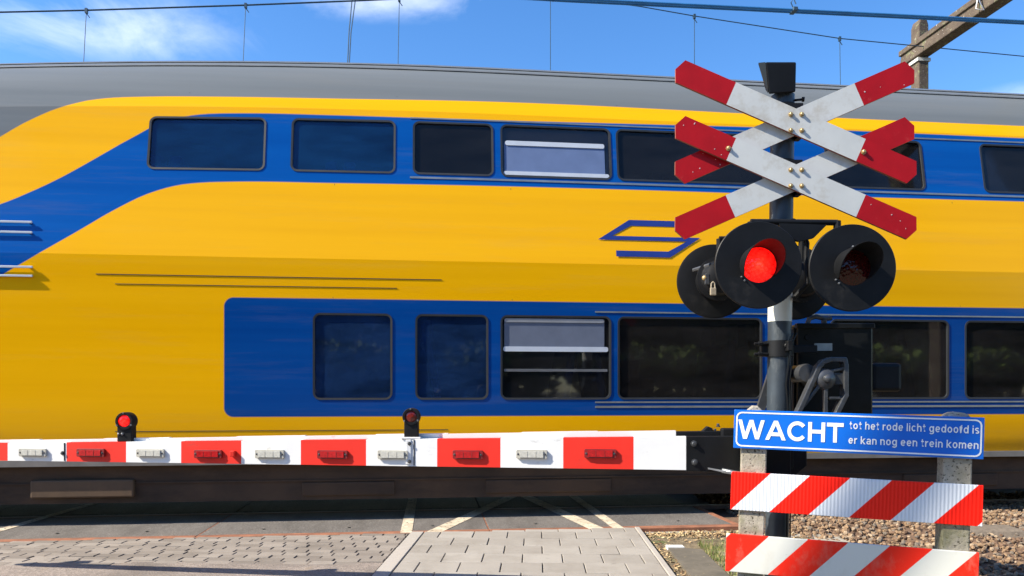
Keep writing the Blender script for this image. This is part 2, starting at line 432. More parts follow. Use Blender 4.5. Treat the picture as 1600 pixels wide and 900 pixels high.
a0, a1, ap = gpt(668,831), gpt(938,827), gpt(812,776)
mark((a0[0]+.05,DV0), (ap[0]-.06,ap[1]+.1), .15); mark((a1[0]-.03,DV0), (ap[0]+.06,ap[1]+.1), .15)
l0 = gpt(10,826); mark((l0[0]-.05,DV0+.03),(l0[0]+.12,1.6), .10)
[tag(o_, kind='structure') for o_ in mb.each('road_marking', g.m, track)]
# rails
raill = paint('rail_steel', (.20,.13,.10), .5, .4, var=.2, scale=14)
for r in (R1,R2):
    mb = MB(); mb.box((-60,r-.036,-.05),(60,r+.036,-.001),0,.006); mb.box((-60,r-.009,-.15),(60,r+.009,-.05)); mb.box((-60,r-.07,-.17),(60,r+.07,-.15))
    tag(mb.build('rail', raill, track), kind='structure')
# concrete edge under the slab end, right of the footpath
conc = paint('old_concrete', (.33,.30,.25), .9, var=.25, scale=14, dirt=(.12,.12,.06), dlo=.5, dhi=.75, dscale=10, bump=.5, bscale=40)
mb = MB()
mb.box((1.95,DV0-.11,-.2),(2.48,DV0-.024,-.03),0,.008); mb.box((2.485,DV0-.11,-.2),(U_END+.02,DV0-.024,-.034),0,.008)
[tag(o_, kind='structure') for o_ in mb.each('deck_foundation', conc, track)]

# ------------------------------------------------------------------ ballast
rnd = random.Random(11)
ico = bmesh.new(); bmesh.ops.create_icosphere(ico, subdivisions=1, radius=1); ico.verts.index_update()
icv = [v.co.copy() for v in ico.verts]; icf = [[v.index for v in f.verts] for f in ico.faces]; ico.free()
def stone_field(name, mats, pts):
    vs=[]; fs=[]; mi=[]
    for (p, r, m) in pts:
        k = len(vs); R = Matrix.Rotation(rnd.uniform(0,6.28),3,'Z') @ Matrix.Rotation(rnd.uniform(0,6.28),3,'X')
        sc = Vector((rnd.uniform(.7,1.35), rnd.uniform(.6,1.0), rnd.uniform(.5,.95)))
        for q in icv:
            w = q*(1+rnd.uniform(-.22,.22)); w = Vector((w.x*sc.x,w.y*sc.y,w.z*sc.z))*r
            vs.append(Vector(p)+R@w)
        fs += [[k+i for i in f] for f in icf]; mi += [m]*len(icf)
    me = bpy.data.meshes.new(name); me.from_pydata(vs,[],fs)
    for m in mats: me.materials.append(m)
    me.polygons.foreach_set('material_index', mi)
    o = bpy.data.objects.new(name, me); COL.objects.link(o); return o
stones = [paint('ballast_%s'%n_, c_, .9, var=.3, scale=30, bump=.5, bscale=90) for n_,c_ in (('tan',(.225,.145,.082)),('brown',(.14,.085,.052)),('pale',(.31,.23,.15)),('grey',(.155,.125,.095)))]
def bal_h(X, Y):
    u,dv = uv_of(X,Y); t = max(0,min(1,(dv+2.2)/1.7)); return -.15+.11*t*t*(3-2*t)
pts=[]
for i in range(20000):
    X = rnd.uniform(2.1,9.5); Y = rnd.uniform(4.3,9.6); u,dv = uv_of(X,Y)
    if u < U_END+.02 and dv > DV0-.14: continue
    if X < 2.35+.2*mnoise.noise((Y*2,0,1)): continue
    if (X-0)/(Y) > .78: continue
    r = rnd.uniform(.013,.030); h = bal_h(X,Y)+rnd.uniform(-.012,.02)
    pts.append(((X,Y,h), r, rnd.choice((0,0,0,1,1,2,3))))
tag(stone_field('ballast', stones, pts), kind='stuff', label='brown crushed stone ballast bed beside the tracks', cat='ballast')
mb = MB(); nx, ny = 40, 30; vs=[]; fs=[]
for j in range(ny+1):
    for i in range(nx+1):
        X = 2.0+i*.5; Y = 4.0+j*.25; vs.append((X,Y,bal_h(X,Y)-.012))
for j in range(ny):
    for i in range(nx):
        k = j*(nx+1)+i
        u,dv = uv_of(2.0+i*.5+.5, 4.0+j*.25+.25)
        if u < U_END+.3 and dv > DV0-.3: continue
        fs.append((k,k+1,k+nx+2,k+nx+1))
mb.add(vs, fs); tag(mb.build('ballast_bed', stones[1]), kind='structure')
# flat concrete slab in the ballast behind the fence
mb = MB(); p = at(1275,826,6.75); mb.box((p.x-.32,6.35,-.16),(p.x+.22,6.95,-.055),0,.01)
tag(mb.build('concrete_slab', conc), 'flat worn concrete slab lying at the left end of the stone ballast', 'slab')
mb = MB(); p = at(1480,815,7.0); mb.hexa([(4.1,6.9,-.17),(5.0,6.75,-.15),(5.0,7.2,-.15),(4.1,7.3,-.15),(4.15,6.95,-.02),(4.75,6.85,-.005),(4.8,7.15,-.01),(4.2,7.25,-.02)])
tag(mb.build('stone_slab', stones[3], bevel=.02), 'low greyish slab lying on the ballast behind the right fence post', 'slab')

# strip of soil, dry leaves, rubber mat and mossy bricks between footpath and signal
def soil_z(X,Y): return -.05
g = G('verge_soil'); c = g.mix(g.ramp(g.noise(14,7),.35,.65),(.10,.075,.045),(.24,.185,.11)); c = g.mix(g.ramp(g.noise(3.5,6),.52,.66), c, (.075,.10,.022)); g.set('Base Color',c); g.set('Roughness',.95); g.bump(g.noise(60,5),.8,.02)
mb = MB(); mb.add([rw(.952,2.5,-.02),rw(2.45,2.5,-.03),rw(2.45,6.78,-.045),rw(.952,6.66,-.02)],[(0,1,2,3)])
tag(mb.build('verge', g.m), kind='structure')
rows=[]
for j in range(30):
    y1 = 6.05-.105*j
    for i in range(8):
        x0 = 1.36+i*.2+(j%2)*.1; rows.append((x0,x0+.2,y1-.105,y1))
mossm = stone_mat('mossy_brick', (.27,.235,.175),(.36,.31,.24),(.11,.15,.025), .42,.58)
mo = paver_field('mossy_paving', mossm, rows, lambda a,b,c,d:(a,b,c,d), -.006, .014, .2,.1, rw, .003, 9)
tag(mo, kind='structure')
mb = MB(); mb.hexa([rw(1.06,3.5,-.03),rw(1.33,3.5,-.03),rw(1.33,6.02,-.03),rw(1.07,6.12,-.03),rw(1.06,3.5,.006),rw(1.33,3.5,.006),rw(1.33,6.02,.002),rw(1.07,6.12,.002)])
g = G('dark_rubber'); c = g.mix(g.ramp(g.noise(5,7,.7),.35,.7),(.085,.075,.058),(.15,.13,.10)); c = g.mix(g.ramp(g.noise(22,4),.64,.7),c,(.26,.21,.12)); g.set('Base Color',c); g.set('Roughness',.85); g.bump(g.noise(50,4),.3,.004)
tag(mb.build('duct_cover', g.m), 'dark flat cable duct cover in the ground between footpath and mossy bricks', 'duct cover')
mb = MB(); c0 = at(1053,852,6.1); mb.box((c0.x-.07,6.02,-.02),(c0.x+.07,6.1,.012),0,.004)
tag(mb.build('white_marker_stone', paint('white_stone',(.6,.6,.58),.6,var=.1)), 'small white marker stone at the far end of the dark duct cover', 'marker stone')
# leaf litter and dry grass
def flakes(name, mats, n, area, size, zf, up=False, seed=3):
    rnd = random.Random(seed); vs=[]; fs=[]; mi=[]
    for i in range(n):
        X,Y = area(rnd)
        if X is None: continue
        k = len(vs); a = rnd.uniform(0,6.28); s = rnd.uniform(*size); d = Vector((cos(a),sin(a),0)); e = Vector((-sin(a),cos(a),0))
        z = zf(X,Y)+rnd.uniform(.0,.02); p = Vector((X,Y,z))
        if up:
            tip = p+d*s*.5+VZ*s*rnd.uniform(.6,1.4); vs += [p-e*s*.05, p+e*s*.05, tip]; fs.append((k,k+1,k+2))
        else:
            vs += [p-d*s+VZ*rnd.uniform(0,s), p-e*s*.45+VZ*rnd.uniform(-.2,.6)*s, p+d*s+VZ*rnd.uniform(0,s), p+e*s*.45+VZ*rnd.uniform(-.2,.6)*s]; fs.append((k,k+1,k+2,k+3))
        mi.append(rnd.randrange(len(mats)))
    me = bpy.data.meshes.new(name); me.from_pydata(vs,[],fs)
    for m in mats: me.materials.append(m)
    me.polygons.foreach_set('material_index', mi)
    o = bpy.data.objects.new(name, me); COL.objects.link(o); return o
lm = [paint('dry_leaf_%s'%a_, c_, .8, var=.25, scale=40) for a_,c_ in (('tan',(.38,.26,.13)),('brown',(.20,.12,.06)),('straw',(.46,.36,.19)))]
def ar1(r):
    u = r.uniform(1.95,3.3); dv = DV0-.10-abs(r.gauss(0,.17)); p = trk(u,dv)
    q = r.random()
    if r.random() < .25: p = rw(r.gauss(1.03,.05), r.uniform(4.6,6.4)); return p.x,p.y
    return p.x,p.y
tag(flakes('leaf_litter', lm, 1500, ar1, (.010,.028), lambda X,Y:-.04), kind='stuff', label='dry brown leaf litter along the concrete deck edge', cat='leaf litter')
gm = [paint('grass_%s'%a_, c_, .8, var=.3, scale=40) for a_,c_ in (('green',(.09,.14,.02)),('moss',(.13,.15,.03)),('straw',(.33,.26,.11)))]
def ar2(r):
    p = rw(1.345+abs(r.gauss(0,.10)), r.uniform(3.6,6.3)); return p.x,p.y
tag(flakes('grass', gm, 2600, ar2, (.02,.05), lambda X,Y:-.02, True, 5), kind='stuff', label='thin green grass and moss growing beside the dark duct cover', cat='grass')

# ================================================================== TRAIN
train = empty('passenger_train', TRK, TH)
tag(train, 'yellow and blue double deck passenger train with grey roof standing across the level crossing', 'train')
PROF = [(.05,.595),(.03,.64),(0,.80),(0,1.22),(0,2.03),(0,2.58),(.03,2.77),(.065,2.98),(.13,3.39),(.1469,3.50),(.2294,4.03),(.25,4.16),(.31,4.31),(.37,4.47),(.45,4.61),(.55,4.73),(.68,4.83),(.86,4.91),(1.1,4.95),(1.4,4.965)]
UA, UB = -10.4, 16.6
def drop(u, z):
    d = 0
    if u < .8 and z > 2.58: d += .0072*(u-.8)**2*(z-2.58)/2.1*(1 if u>-6 else 1)
    return min(d, .75*(z-2.58)/2.1 if z>2.58 else 0)
def dv_at(z):
    for (a,za),(b,zb) in zip(PROF[:-1],PROF[1:]):
        if za <= z <= zb: return a+(b-a)*(z-za)/(zb-za)
    return 0 if z < 1 else 1.4
def side(u, z, out=0.0):                     # point on the near side wall, nominal height z
    zz = z-drop(u,z)
    return Vector((u, dv_at(z)-out, zz))
def hit(px, py):                             # photo point -> (u, actual z) on the side wall
    z = 2.0
    for _ in range(30):
        dv = dv_at(z); u, Y = on_side(px, dv); za = EYE+(HOR-py)*Y/F
        z = za+drop(u, z)
    return u, za
WUP = [on_side(a,.19)[:1]+on_side(b,.19)[:1]+(k,) for a,b,k in ((235,412,'blue'),(458,615,'blue'),(648,768,'dark'),(785,952,'blind'),(966,1190,'dark'),(1292,1440,'dark'),(1536,1700,'dark'),(1800,1990,'dark'),(2050,2200,'dark'))]
WLO = [on_side(a)[:1]+on_side(b)[:1]+(k,) for a,b,k in ((492,610,'lowblue'),(652,760,'lowblue'),(785,952,'lowblind'),(968,1188,'low'),(1300,1480,'low'),(1510,1700,'low'),(1800,1990,'low'))]
us = [UA, UA+.12, UA+.4, UA+.9]+[UA+1.4+i*.5 for i in range(int((UB-UA-1.4)/.5)+1)]
us = sorted(set([u for u in us if u < UB]+[UB]+[q for w in WUP+WLO for q in w[:2]]))
vs=[]; fs=[]; sms=[]
full = PROF+[(2.8-a,z) for a,z in PROF[:-1][::-1]]
kf = len(full)
for u in us:
    e = max(0, min(1,(u-UA)/2.2)); t = 1-(1-e)**2        # nose: narrows and slopes back
    for a,z in full:
        ww = .80+.20*t
        back = (1-t)*0
        du = max(0,(z-1.6))*.55*max(0,1-(u-UA)/3.0)
        vs.append((u+du, 1.4+(a-1.4)*ww, (z-drop(u,z))))
for i in range(len(us)-1):
    um = (us[i]+us[i+1])/2
    for k in range(kf-1):
        zm = (full[k][1]+full[k+1][1])/2
        if k < len(PROF)-1 and ((3.5 < zm < 4.03 and any(w[0] < um < w[1] for w in WUP)) or (1.22 < zm < 2.03 and any(w[0] < um < w[1] for w in WLO))): continue   # window opening
        fs.append((i*kf+k,i*kf+k+1,(i+1)*kf+k+1,(i+1)*kf+k))
mb = MB(); mb.add(vs, fs, 0, True)
mb.add(vs[:kf], [list(range(kf))], 0); mb.add(vs[-kf:], [list(range(kf))[::-1]], 0)

# livery: one paint job with boundaries as curves along the car
g = G('train_livery'); X,Y_,Z_ = g.xyz()
t = g.math('MULTIPLY_ADD', X, 1/30, 12/30)
def curve(pts):
    n = N(g.t,'ShaderNodeFloatCurve'); c = n.mapping.curves[0]
    P = sorted(((u+12)/30, z/5) for u,z in pts)
    while len(c.points) < len(P): c.points.new(.5,.5)
    for p,(a,b) in zip(c.points,P): p.location = (a,b); p.handle_type = 'AUTO'
    n.mapping.use_clip = False; n.mapping.extend = 'HORIZONTAL'; n.mapping.update()
    g.t.links.new(t, n.inputs['Value']); return g.math('MULTIPLY', n.outputs[0], 5)
def H(*pp): return [hit(*p) for p in pp]
ub = H((-120,520),(-60,478),(-10,438),(50,402),(120,362),(190,322),(245,298),(295,287),(360,284),(520,286),(740,290),(1000,297),(1218,304),(1600,315))+[(9.5,3.40),(16,3.40)]
ut = H((-120,335),(-60,332),(-10,322),(40,303),(90,280),(150,247),(205,216),(260,190),(310,179),(380,177),(520,180),(740,187),(1000,194),(1218,200),(1600,216))+[(9.5,4.14),(16,4.14)]
rf = H((-120,300),(-60,255),(0,214),(50,186),(100,166),(160,154),(230,151),(330,151),(520,154),(800,160),(1218,180),(1600,197))+[(9.5,4.31),(16,4.31)]
zb, zt, zr = curve(ub), curve(ut), curve(rf)
SOFT = .006
def above(c): return g.ramp(g.math('SUBTRACT', Z_, c), -SOFT, SOFT)
mblue = g.math('MULTIPLY', above(zb), g.math('SUBTRACT', 1.0, above(zt)))
mroof = above(zr)
ul,_y = on_side(350); zl0, zl1 = 1.035, 2.19
cx, cz, hx, hz, rr = (ul+15.6)/2, (zl0+zl1)/2, (15.6-ul)/2, (zl1-zl0)/2, .09
qx = g.math('SUBTRACT', g.math('ABSOLUTE', g.math('SUBTRACT', X, cx)), hx-rr)
qz = g.math('SUBTRACT', g.math('ABSOLUTE', g.math('SUBTRACT', Z_, cz)), hz-rr)
ax = g.math('MAXIMUM', qx, 0.0); az = g.math('MAXIMUM', qz, 0.0)
dd = g.math('ADD', g.math('SQRT', g.math('ADD', g.math('MULTIPLY',ax,ax), g.math('MULTIPLY',az,az))), g.math('MINIMUM', g.math('MAXIMUM',qx,qz), 0.0))
mlow = g.ramp(g.math('SUBTRACT', rr, dd), -SOFT, SOFT)
streak = g.noise(1.0, 6, .6, (.12,1,5))
yel = g.mix(g.ramp(streak,.3,.7), (.80,.385,.0006), (.87,.435,.001))
blu = g.mix(g.ramp(streak,.3,.7), (.001,.066,.30), (.0015,.088,.36))
blw = g.mix(g.ramp(streak,.3,.7), (.001,.044,.215), (.0015,.060,.26))
gry = g.mix(g.ramp(streak,.3,.7), (.135,.150,.157), (.17,.185,.192))
c = g.mix(mblue, yel, blu); c = g.mix(mlow, c, blw); c = g.mix(mroof, c, gry)
gr = g.math('MULTIPLY', g.ramp(Z_, .95, .62), g.ramp(g.noise(2.2,7,.7,(.6,1,.8)),.3,.75))
c = g.mix(g.math('MULTIPLY', gr, .5), c, (.16,.10,.05))
dm = g.math('MULTIPLY', g.ramp(g.noise(3,8,.7,(.15,1,2.4)),.52,.8), .13); c = g.mix(dm, c, (.25,.20,.14))
g.set('Base Color', c); g.set('Roughness', g.math('MULTIPLY_ADD', streak, .15, .12)); g.set('Specular IOR Level', .17)
g.bump(g.noise(1.1,3,.5,(.5,1,1)), .06, .02)
body = mb.build('car_body', g.m, train)
for e in body.data.edges:                     # crisp fold lines of the side wall
    a_,b_ = (body.data.vertices[i].co for i in e.vertices)
    for zn in (2.58,4.16,4.31):
        if abs(a_.z-zn+drop(a_.x,zn)) < .002 and abs(b_.z-zn+drop(b_.x,zn)) < .002 and a_.y < 1 and b_.y < 1: e.use_edge_sharp = True
# sill strip and skirt
alu = paint('train_sill_grey', (.20,.185,.165), .5, .3, var=.2, scale=4)
skm = paint('grimy_underframe', (.060,.032,.015), .75, var=.3, scale=2.5, dirt=(.03,.022,.016), dlo=.45, dhi=.7, dscale=3, stretch=(.3,1,1))
def strip(z0, z1, u0, u1, out, mb, mi=0, step=.5):
    n = max(1,int((u1-u0)/step)); pts = [u0+(u1-u0)*i/n for i in range(n+1)]
    for a,b in zip(pts[:-1],pts[1:]):
        A,B,C_,D = side(a,z0,out),side(b,z0,out),side(b,z1,out),side(a,z1,out)
        I = Vector((0,out+.01,0)); mb.hexa([A,B,B+I,A+I,D,C_,C_+I,D+I], mi)
mb = MB(); mb.box((UA+1.2,-.004,.575),(UB,.06,.634)); mb.build('sill', alu, train)
mb = MB()
mb.box((UA+1.3,.10,.21),(UB-.3,.16,.575)); mb.box((UA+1.3,.16,.21),(UB-.3,2.6,.23))
mb.box((UA+1.4,.085,.395),(UB-.3,.10,.41))
mb.build('underframe', skm, train)
mb = MB(); mb.box((on_side(42)[0],.05,.27),(on_side(205)[0],.11,.44),0,.015); mb.build('equipment_box', paint('brown_box',(.105,.062,.032),.75,var=.2), train)
for a_,w_ in ((470,.9),(760,1.3),(1420,1.1)):
    mb = MB(); u_ = on_side(a_)[0]; mb.box((u_,.08,.25),(u_+w_,.11,.385),0,.01); mb.build('equipment_cover', skm, train)
mb = MB(); mb.box((UA+.8,.1,.12),(UA+1.3,2.7,.60)); mb.build('bumper_skirt', skm, train)
dk = paint('bogie_steel', (.028,.024,.02), .8, var=.4, scale=6)
bt = paint('bogie_beam', (.085,.062,.045), .8, var=.3, scale=4)
for ub_ in (-7.4, 13.2):
    bg_ = MB(); bg_.box((ub_-1.7,.34,.30),(ub_+1.7,.50,.50),0,.03); bg_.box((ub_-.5,.30,.2),(ub_+.5,.5,.34),0,.03)
    bo = bg_.build('bogie', bt, train)
    for w in (-1.25, 1.25):
        for s_ in (R1, R2):
            q = MB(); sg = -1 if s_==R1 else 1
            q.lathe([(.02,.07),(.12,.07),(.14,.03),(.38,.03),(.40,.06),(.455,.06),(.455,-.05),(.475,-.055),(.475,-.075),(.02,-.075)], (ub_+w,s_,.455), (0,sg,0), 36)
            q.build('wheel', dk, bo)
        q = MB(); q.box((ub_+w-.15,.30,.33),(ub_+w+.15,.46,.58),0,.03); q.build('axle_box', bt, bo)
# windows
def glassmat(name, tint, ior=1.5, dust=(.30,.30,.31), amt=.025):           # coated train glass: part tinted view through, part mirror
    g = G(name); fr = N(g.t,'ShaderNodeFresnel'); fr.inputs['IOR'].default_value = ior
    tr = N(g.t,'ShaderNodeBsdfTransparent'); tr.inputs[0].default_value = (*tint,1)
    gl = N(g.t,'ShaderNodeBsdfGlossy'); gl.inputs['Roughness'].default_value = .03
    bp = N(g.t,'ShaderNodeBump'); bp.inputs['Strength'].default_value = .035; bp.inputs['Distance'].default_value = .02
    g.t.links.new(g.noise(1.3,2), bp.inputs['Height']); g.t.links.new(bp.outputs[0], gl.inputs['Normal'])
    m_ = N(g.t,'ShaderNodeMixShader'); g.t.links.new(fr.outputs[0], m_.inputs[0]); g.t.links.new(tr.outputs[0], m_.inputs[1]); g.t.links.new(gl.outputs[0], m_.inputs[2])
    df = N(g.t,'ShaderNodeBsdfDiffuse'); df.inputs[0].default_value = (*dust,1); m2 = N(g.t,'ShaderNodeMixShader')   # film of road dust
    g.t.links.new(g.math('MULTIPLY', g.ramp(g.noise(2.0,6,.65,(.5,1,1.6)),.2,.8), amt*2), m2.inputs[0]); g.t.links.new(m_.outputs[0], m2.inputs[1]); g.t.links.new(df.outputs[0], m2.inputs[2])
    g.t.links.new(m2.outputs[0], g.t.nodes['Material Output'].inputs[0]); return g.m
GL = {'dark': glassmat('dark_window_glass',(.34,.34,.36),1.4), 'blue': glassmat('blue_tinted_glass',(.26,.42,.78),1.45,(.02,.16,.45),.12), 'low': glassmat('lower_window_glass',(.46,.45,.46),1.7,(.30,.27,.26),.035), 'lowblue': glassmat('lower_blue_glass',(.30,.44,.78),1.6,(.05,.15,.42),.14)}
GL['blind'] = glassmat('clear_glass_upper',(.80,.84,.92),1.45); GL['lowblind'] = glassmat('clear_glass_lower',(.60,.65,.76),1.6)
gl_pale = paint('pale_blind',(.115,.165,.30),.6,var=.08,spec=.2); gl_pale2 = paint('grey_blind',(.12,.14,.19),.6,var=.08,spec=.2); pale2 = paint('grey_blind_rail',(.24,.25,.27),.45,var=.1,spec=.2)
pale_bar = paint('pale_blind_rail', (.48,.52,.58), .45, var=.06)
rub = paint('window_rubber', (.02,.022,.025), .55, var=.2)
alu2 = paint('window_trim_aluminium', (.30,.31,.30), .35, .6, var=.15)
def rounded(u0,u1,z0,z1,r,n=6):
    P=[]
    for (cu,cz,a0) in ((u1-r,z0+r,-90),(u1-r,z1-r,0),(u0+r,z1-r,90),(u0+r,z0+r,180)):
        for k in range(n+1): a = radians(a0+90*k/n); P.append((cu+r*cos(a), cz+r*sin(a)))
    return P
def panel_on_side(name, poly, out, mat, parent, thick=.02):
    m_ = MB(); k = len(poly)
    A = [side(u,z,out) for u,z in poly]; B = [p+Vector((0,thick,0)) for p in A]
    m_.add(A+B, [list(range(k)), list(range(k,2*k))[::-1]]+[(i,(i+1)%k,k+(i+1)%k,k+i) for i in range(k)])
    return m_.build(name, mat, parent)
def bstrip(name, mat, z0, z1, ua, ub, out, parent=None, step=.6):
    m_ = MB(); strip(z0,z1,ua,ub,out,m_,0,step); return m_.build(name, mat, parent or train)
def window(u0, u1, z0, z1, kind, r=.05):
    P = rounded(u0,u1,z0,z1,r); e_ = .020; Q = rounded(u0-e_,u1+e_,z0-e_,z1+e_,r+e_)
    w = panel_on_side('window', P, -.014, GL[kind], train, .004)
    m_ = MB(); k = len(P)
    A = [side(u,z,.006) for u,z in Q]; B = [side(u,z,.004) for u,z in P]; C_ = [side(u,z,-.02) for u,z in Q]; D_ = [side(u,z,-.03) for u,z in P]
    vs_ = A+B+C_+D_; f_=[]
    for i in range(k):
        j = (i+1)%k; f_ += [(i,j,k+j,k+i),(i,2*k+i,2*k+j,j),(k+i,k+j,3*k+j,3*k+i)]
    m_.add(vs_, f_); m_.build('window_frame', rub, w)
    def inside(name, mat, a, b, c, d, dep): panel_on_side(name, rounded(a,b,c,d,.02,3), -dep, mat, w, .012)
    if kind == 'blind':                       # pale panel over the lower half of the pane, between two pale bars
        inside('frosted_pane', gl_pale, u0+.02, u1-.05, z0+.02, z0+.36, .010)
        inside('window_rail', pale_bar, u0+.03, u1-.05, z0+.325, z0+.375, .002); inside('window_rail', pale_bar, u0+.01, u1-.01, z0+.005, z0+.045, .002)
    if kind == 'lowblind':  # greyish panel over the upper part of the pane, with pale bars
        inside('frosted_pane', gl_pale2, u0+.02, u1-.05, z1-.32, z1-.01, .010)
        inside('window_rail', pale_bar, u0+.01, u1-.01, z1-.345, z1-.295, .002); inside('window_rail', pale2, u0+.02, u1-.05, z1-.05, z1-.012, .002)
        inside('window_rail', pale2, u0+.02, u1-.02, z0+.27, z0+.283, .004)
    return w
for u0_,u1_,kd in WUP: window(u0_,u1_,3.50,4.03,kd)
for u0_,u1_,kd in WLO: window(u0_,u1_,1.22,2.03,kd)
# the two decks inside
lin = paint('interior_lining', (.50,.50,.49), .6, var=.08); flr = paint('interior_floor', (.06,.065,.075), .7, var=.2)
mb = MB(); mb.box((-5.5,.06,2.27),(UB-.3,2.74,2.33)); mb.box((-5.5,.06,.63),(UB-.3,2.74,.66)); mb.build('deck_floor', flr, train)
mb = MB(); mb.box((-4.6,.42,4.12),(UB-.3,2.4,4.15)); mb.box((-5.5,2.55,.67),(UB-.3,2.6,2.26)); mb.box((-4.6,2.40,2.34),(UB-.3,2.45,4.11)); mb.box((-5.5,.05,2.19),(UB-.3,2.5,2.21)); mb.box((-4.66,.42,2.34),(-4.61,2.4,4.1)); mb.build('interior_lining', lin, train)
st = paint('seat_fabric', (.045,.07,.14), .8, var=.3, scale=20); hd = paint('headrest_fabric', (.22,.24,.27), .7, var=.15)
def seat(u, zf, dv, fl):
    m_ = MB(); m_.box((u,dv,zf+.40),(u+.50*fl,dv+.98,zf+.50),0,.03); m_.hexa([(u,dv,zf+.45),(u+.10*fl,dv,zf+.45),(u+.10*fl,dv+.98,zf+.45),(u,dv+.98,zf+.45),(u-.12*fl,dv+.03,zf+1.2),(u-.03*fl,dv+.03,zf+1.2),(u-.03*fl,dv+.95,zf+1.2),(u-.12*fl,dv+.95,zf+1.2)])
    o = m_.build('seat', st, train, bevel=.03)
    for q in (.06,.53): h_ = MB(); h_.box((u-.14*fl,dv+q,zf+1.10),(u-.02*fl,dv+q+.38,zf+1.36),0,.03); h_.build('headrest', hd, o)
for i in range(8):
    for fl,of in ((1,.15),(-1,1.55)):
        seat(-4.4+i*1.75+of, 2.33, .42, fl)
        if i > 0: seat(-3.6+i*1.75+of, .66, .25, fl)
for z0_,z1_ in ((1.115,1.135),(1.165,1.18),(2.085,2.10)): bstrip('window_trim', alu2, z0_, z1_, on_side(930)[0], 14.5, .006)
m_ = MB()
for z0_,z1_ in ((3.435,3.455),(4.075,4.09)): bstrip('window_trim', alu2, z0_, z1_, on_side(640)[0], 14.5, .006)
# seams, roof gutter and recessed lines
def bstrip(name, mat, z0, z1, ua, ub, out, parent=None, step=.6):
    m_ = MB(); strip(z0,z1,ua,ub,out,m_,0,step); return m_.build(name, mat, parent or train)
for z0_,z1_,a_,b_ in ((2.39,2.396,150,690),(2.30,2.305,180,620),(.90,.905,180,700)): bstrip('panel_seam', rub, z0_, z1_, on_side(a_)[0], on_side(b_)[0], .004)
for px_ in (520,800,1150,1500):
    u_ = on_side(px_)[0]; bstrip('panel_seam', rub, 2.20, 3.36, u_, u_+.004, .001)
for px_ in (300,620,960,1500):
    u_ = on_side(px_,.4)[0]; bstrip('panel_seam', rub, 4.33, 4.90, u_, u_+.008, .002)
roofline = paint('roof_gutter', (.10,.11,.115), .6, var=.2)
m_ = MB()
bstrip('roof_gutter', roofline, 4.705,4.72,-4.6,UB-.3,.012); bstrip('roof_gutter', roofline, 4.78,4.80,-4.9,UB-.3,.012)
# grab rails in the blue field near the cab, at the left
m_ = MB()
for py_ in (347,363,417,431):
    m_ = MB(); u_,z_ = hit(10,py_); m_.box((u_-.85,dv_at(z_)-.028,z_-.010),(u_+.24,dv_at(z_)-.012,z_+.010),0,.003)
    for q in (-.8,.2): m_.box((u_+q,dv_at(z_)-.02,z_-.008),(u_+q+.02,dv_at(z_)+.03,z_+.008))
    m_.build('grab_rail', pale_bar, train)
# blue railway mark: two arrows running into each other
logo = paint('logo_blue', (.012,.03,.20), .4, var=.1)
def stroke(pts, w):
    out = []
    P = [Vector((a,b)) for a,b in pts]; L=[]; R=[]
    for i,p in enumerate(P):
        d0 = (P[i]-P[i-1]).normalized() if i else None; d1 = (P[i+1]-P[i]).normalized() if i<len(P)-1 else None
        d = (d0+d1).normalized() if d0 and d1 else (d0 or d1); n = Vector((-d.y,d.x)); k = w/2/max(.4,n.dot(Vector((-(d1 or d0).y,(d1 or d0).x))))
        L.append(p+n*k); R.append(p-n*k)
    return L, R
lc,lz = on_side(1015,.04)[0], 2.86
m_ = MB()
def lstroke(pts, w=.052):
    L,R = stroke(pts,w)
    for i in range(len(L)-1):
        q = [(L[i].x,L[i].y),(R[i].x,R[i].y),(R[i+1].x,R[i+1].y),(L[i+1].x,L[i+1].y)]
        A = [side(lc+a, lz+b, .004+.001*i) for a,b in q]; m_.add(A, [(0,1,2,3)])
lstroke([(.36,.165),(-.20,.165),(-.47,0),(.47,0),(.20,-.165),(-.36,-.165)], .062)
m_.build('railway_emblem', logo, train)

# ================================================================== OVERHEAD LINE
wire = paint('oxidised_wire', (.045,.085,.12), .55, .3, var=.2, scale=3)
contact = paint('contact_wire_copper', (.03,.16,.36), .5, .2, var=.2, scale=3)
def tpt(px,py,dv): u,Y = on_side(px,dv); return u, Y, EYE+(HOR-py)*Y/F
DVF = 5.4
prof = [(-900,64),(-400,39),(0,19),(135,16),(384,8),(560,1),(624,-2),(860,-8),(1000,10),(1085,25),(1312,60),(1600,88),(2100,150)]
ow = empty('messenger_wire', trk(0,DVF), TH)
tag(ow, 'dark high overhead wire hanging its droppers behind the train roof', 'overhead wire')
P=[]
for px_,py_ in prof:
    u,Y,z = tpt(px_,py_,DVF); P.append((u,0,z))
def hgt(u):
    for a,b in zip(P[:-1],P[1:]):
        if a[0] <= u <= b[0]: return a[2]+(b[2]-a[2])*(u-a[0])/(b[0]-a[0])
    return P[0][2]
mb = MB(); mb.tube(P, [.014 if q_[0] < 1 else .009 for q_ in P], 6); mb.build('carrier_cable', wire, ow)
for px_,lean in ((135,-8),(384,-8),(624,-4),(860,0),(1085,0),(1312,3)):
    u,Y,z = tpt(px_,0,DVF); z = hgt(u); mb = MB()
    mb.tube([(u,0,z+.02),(u+lean*.012*.5,0,(z+5.6)/2),(u+lean*.012*1.4,0,5.6)], .0065, 6)
    mb.box((u-.02,-.02,z-.05),(u+.02,.02,z+.03)); mb.tube([(u-.03,0,z-.01),(u+.05,0,z-.12)],.008,5)
    mb.build('dropper', wire, ow)
mb = MB()
for off in (0,.055):
    u,Y,z = tpt(550,0,DVF); mb.tube([(u+off+.02,0,z+1.2),(u+off,0,z),(u-.05+off*.6,0,z-.55),(u-.13+off*.3,0,5.6)], .010, 6)
mb.each('jumper_cable', wire, ow)
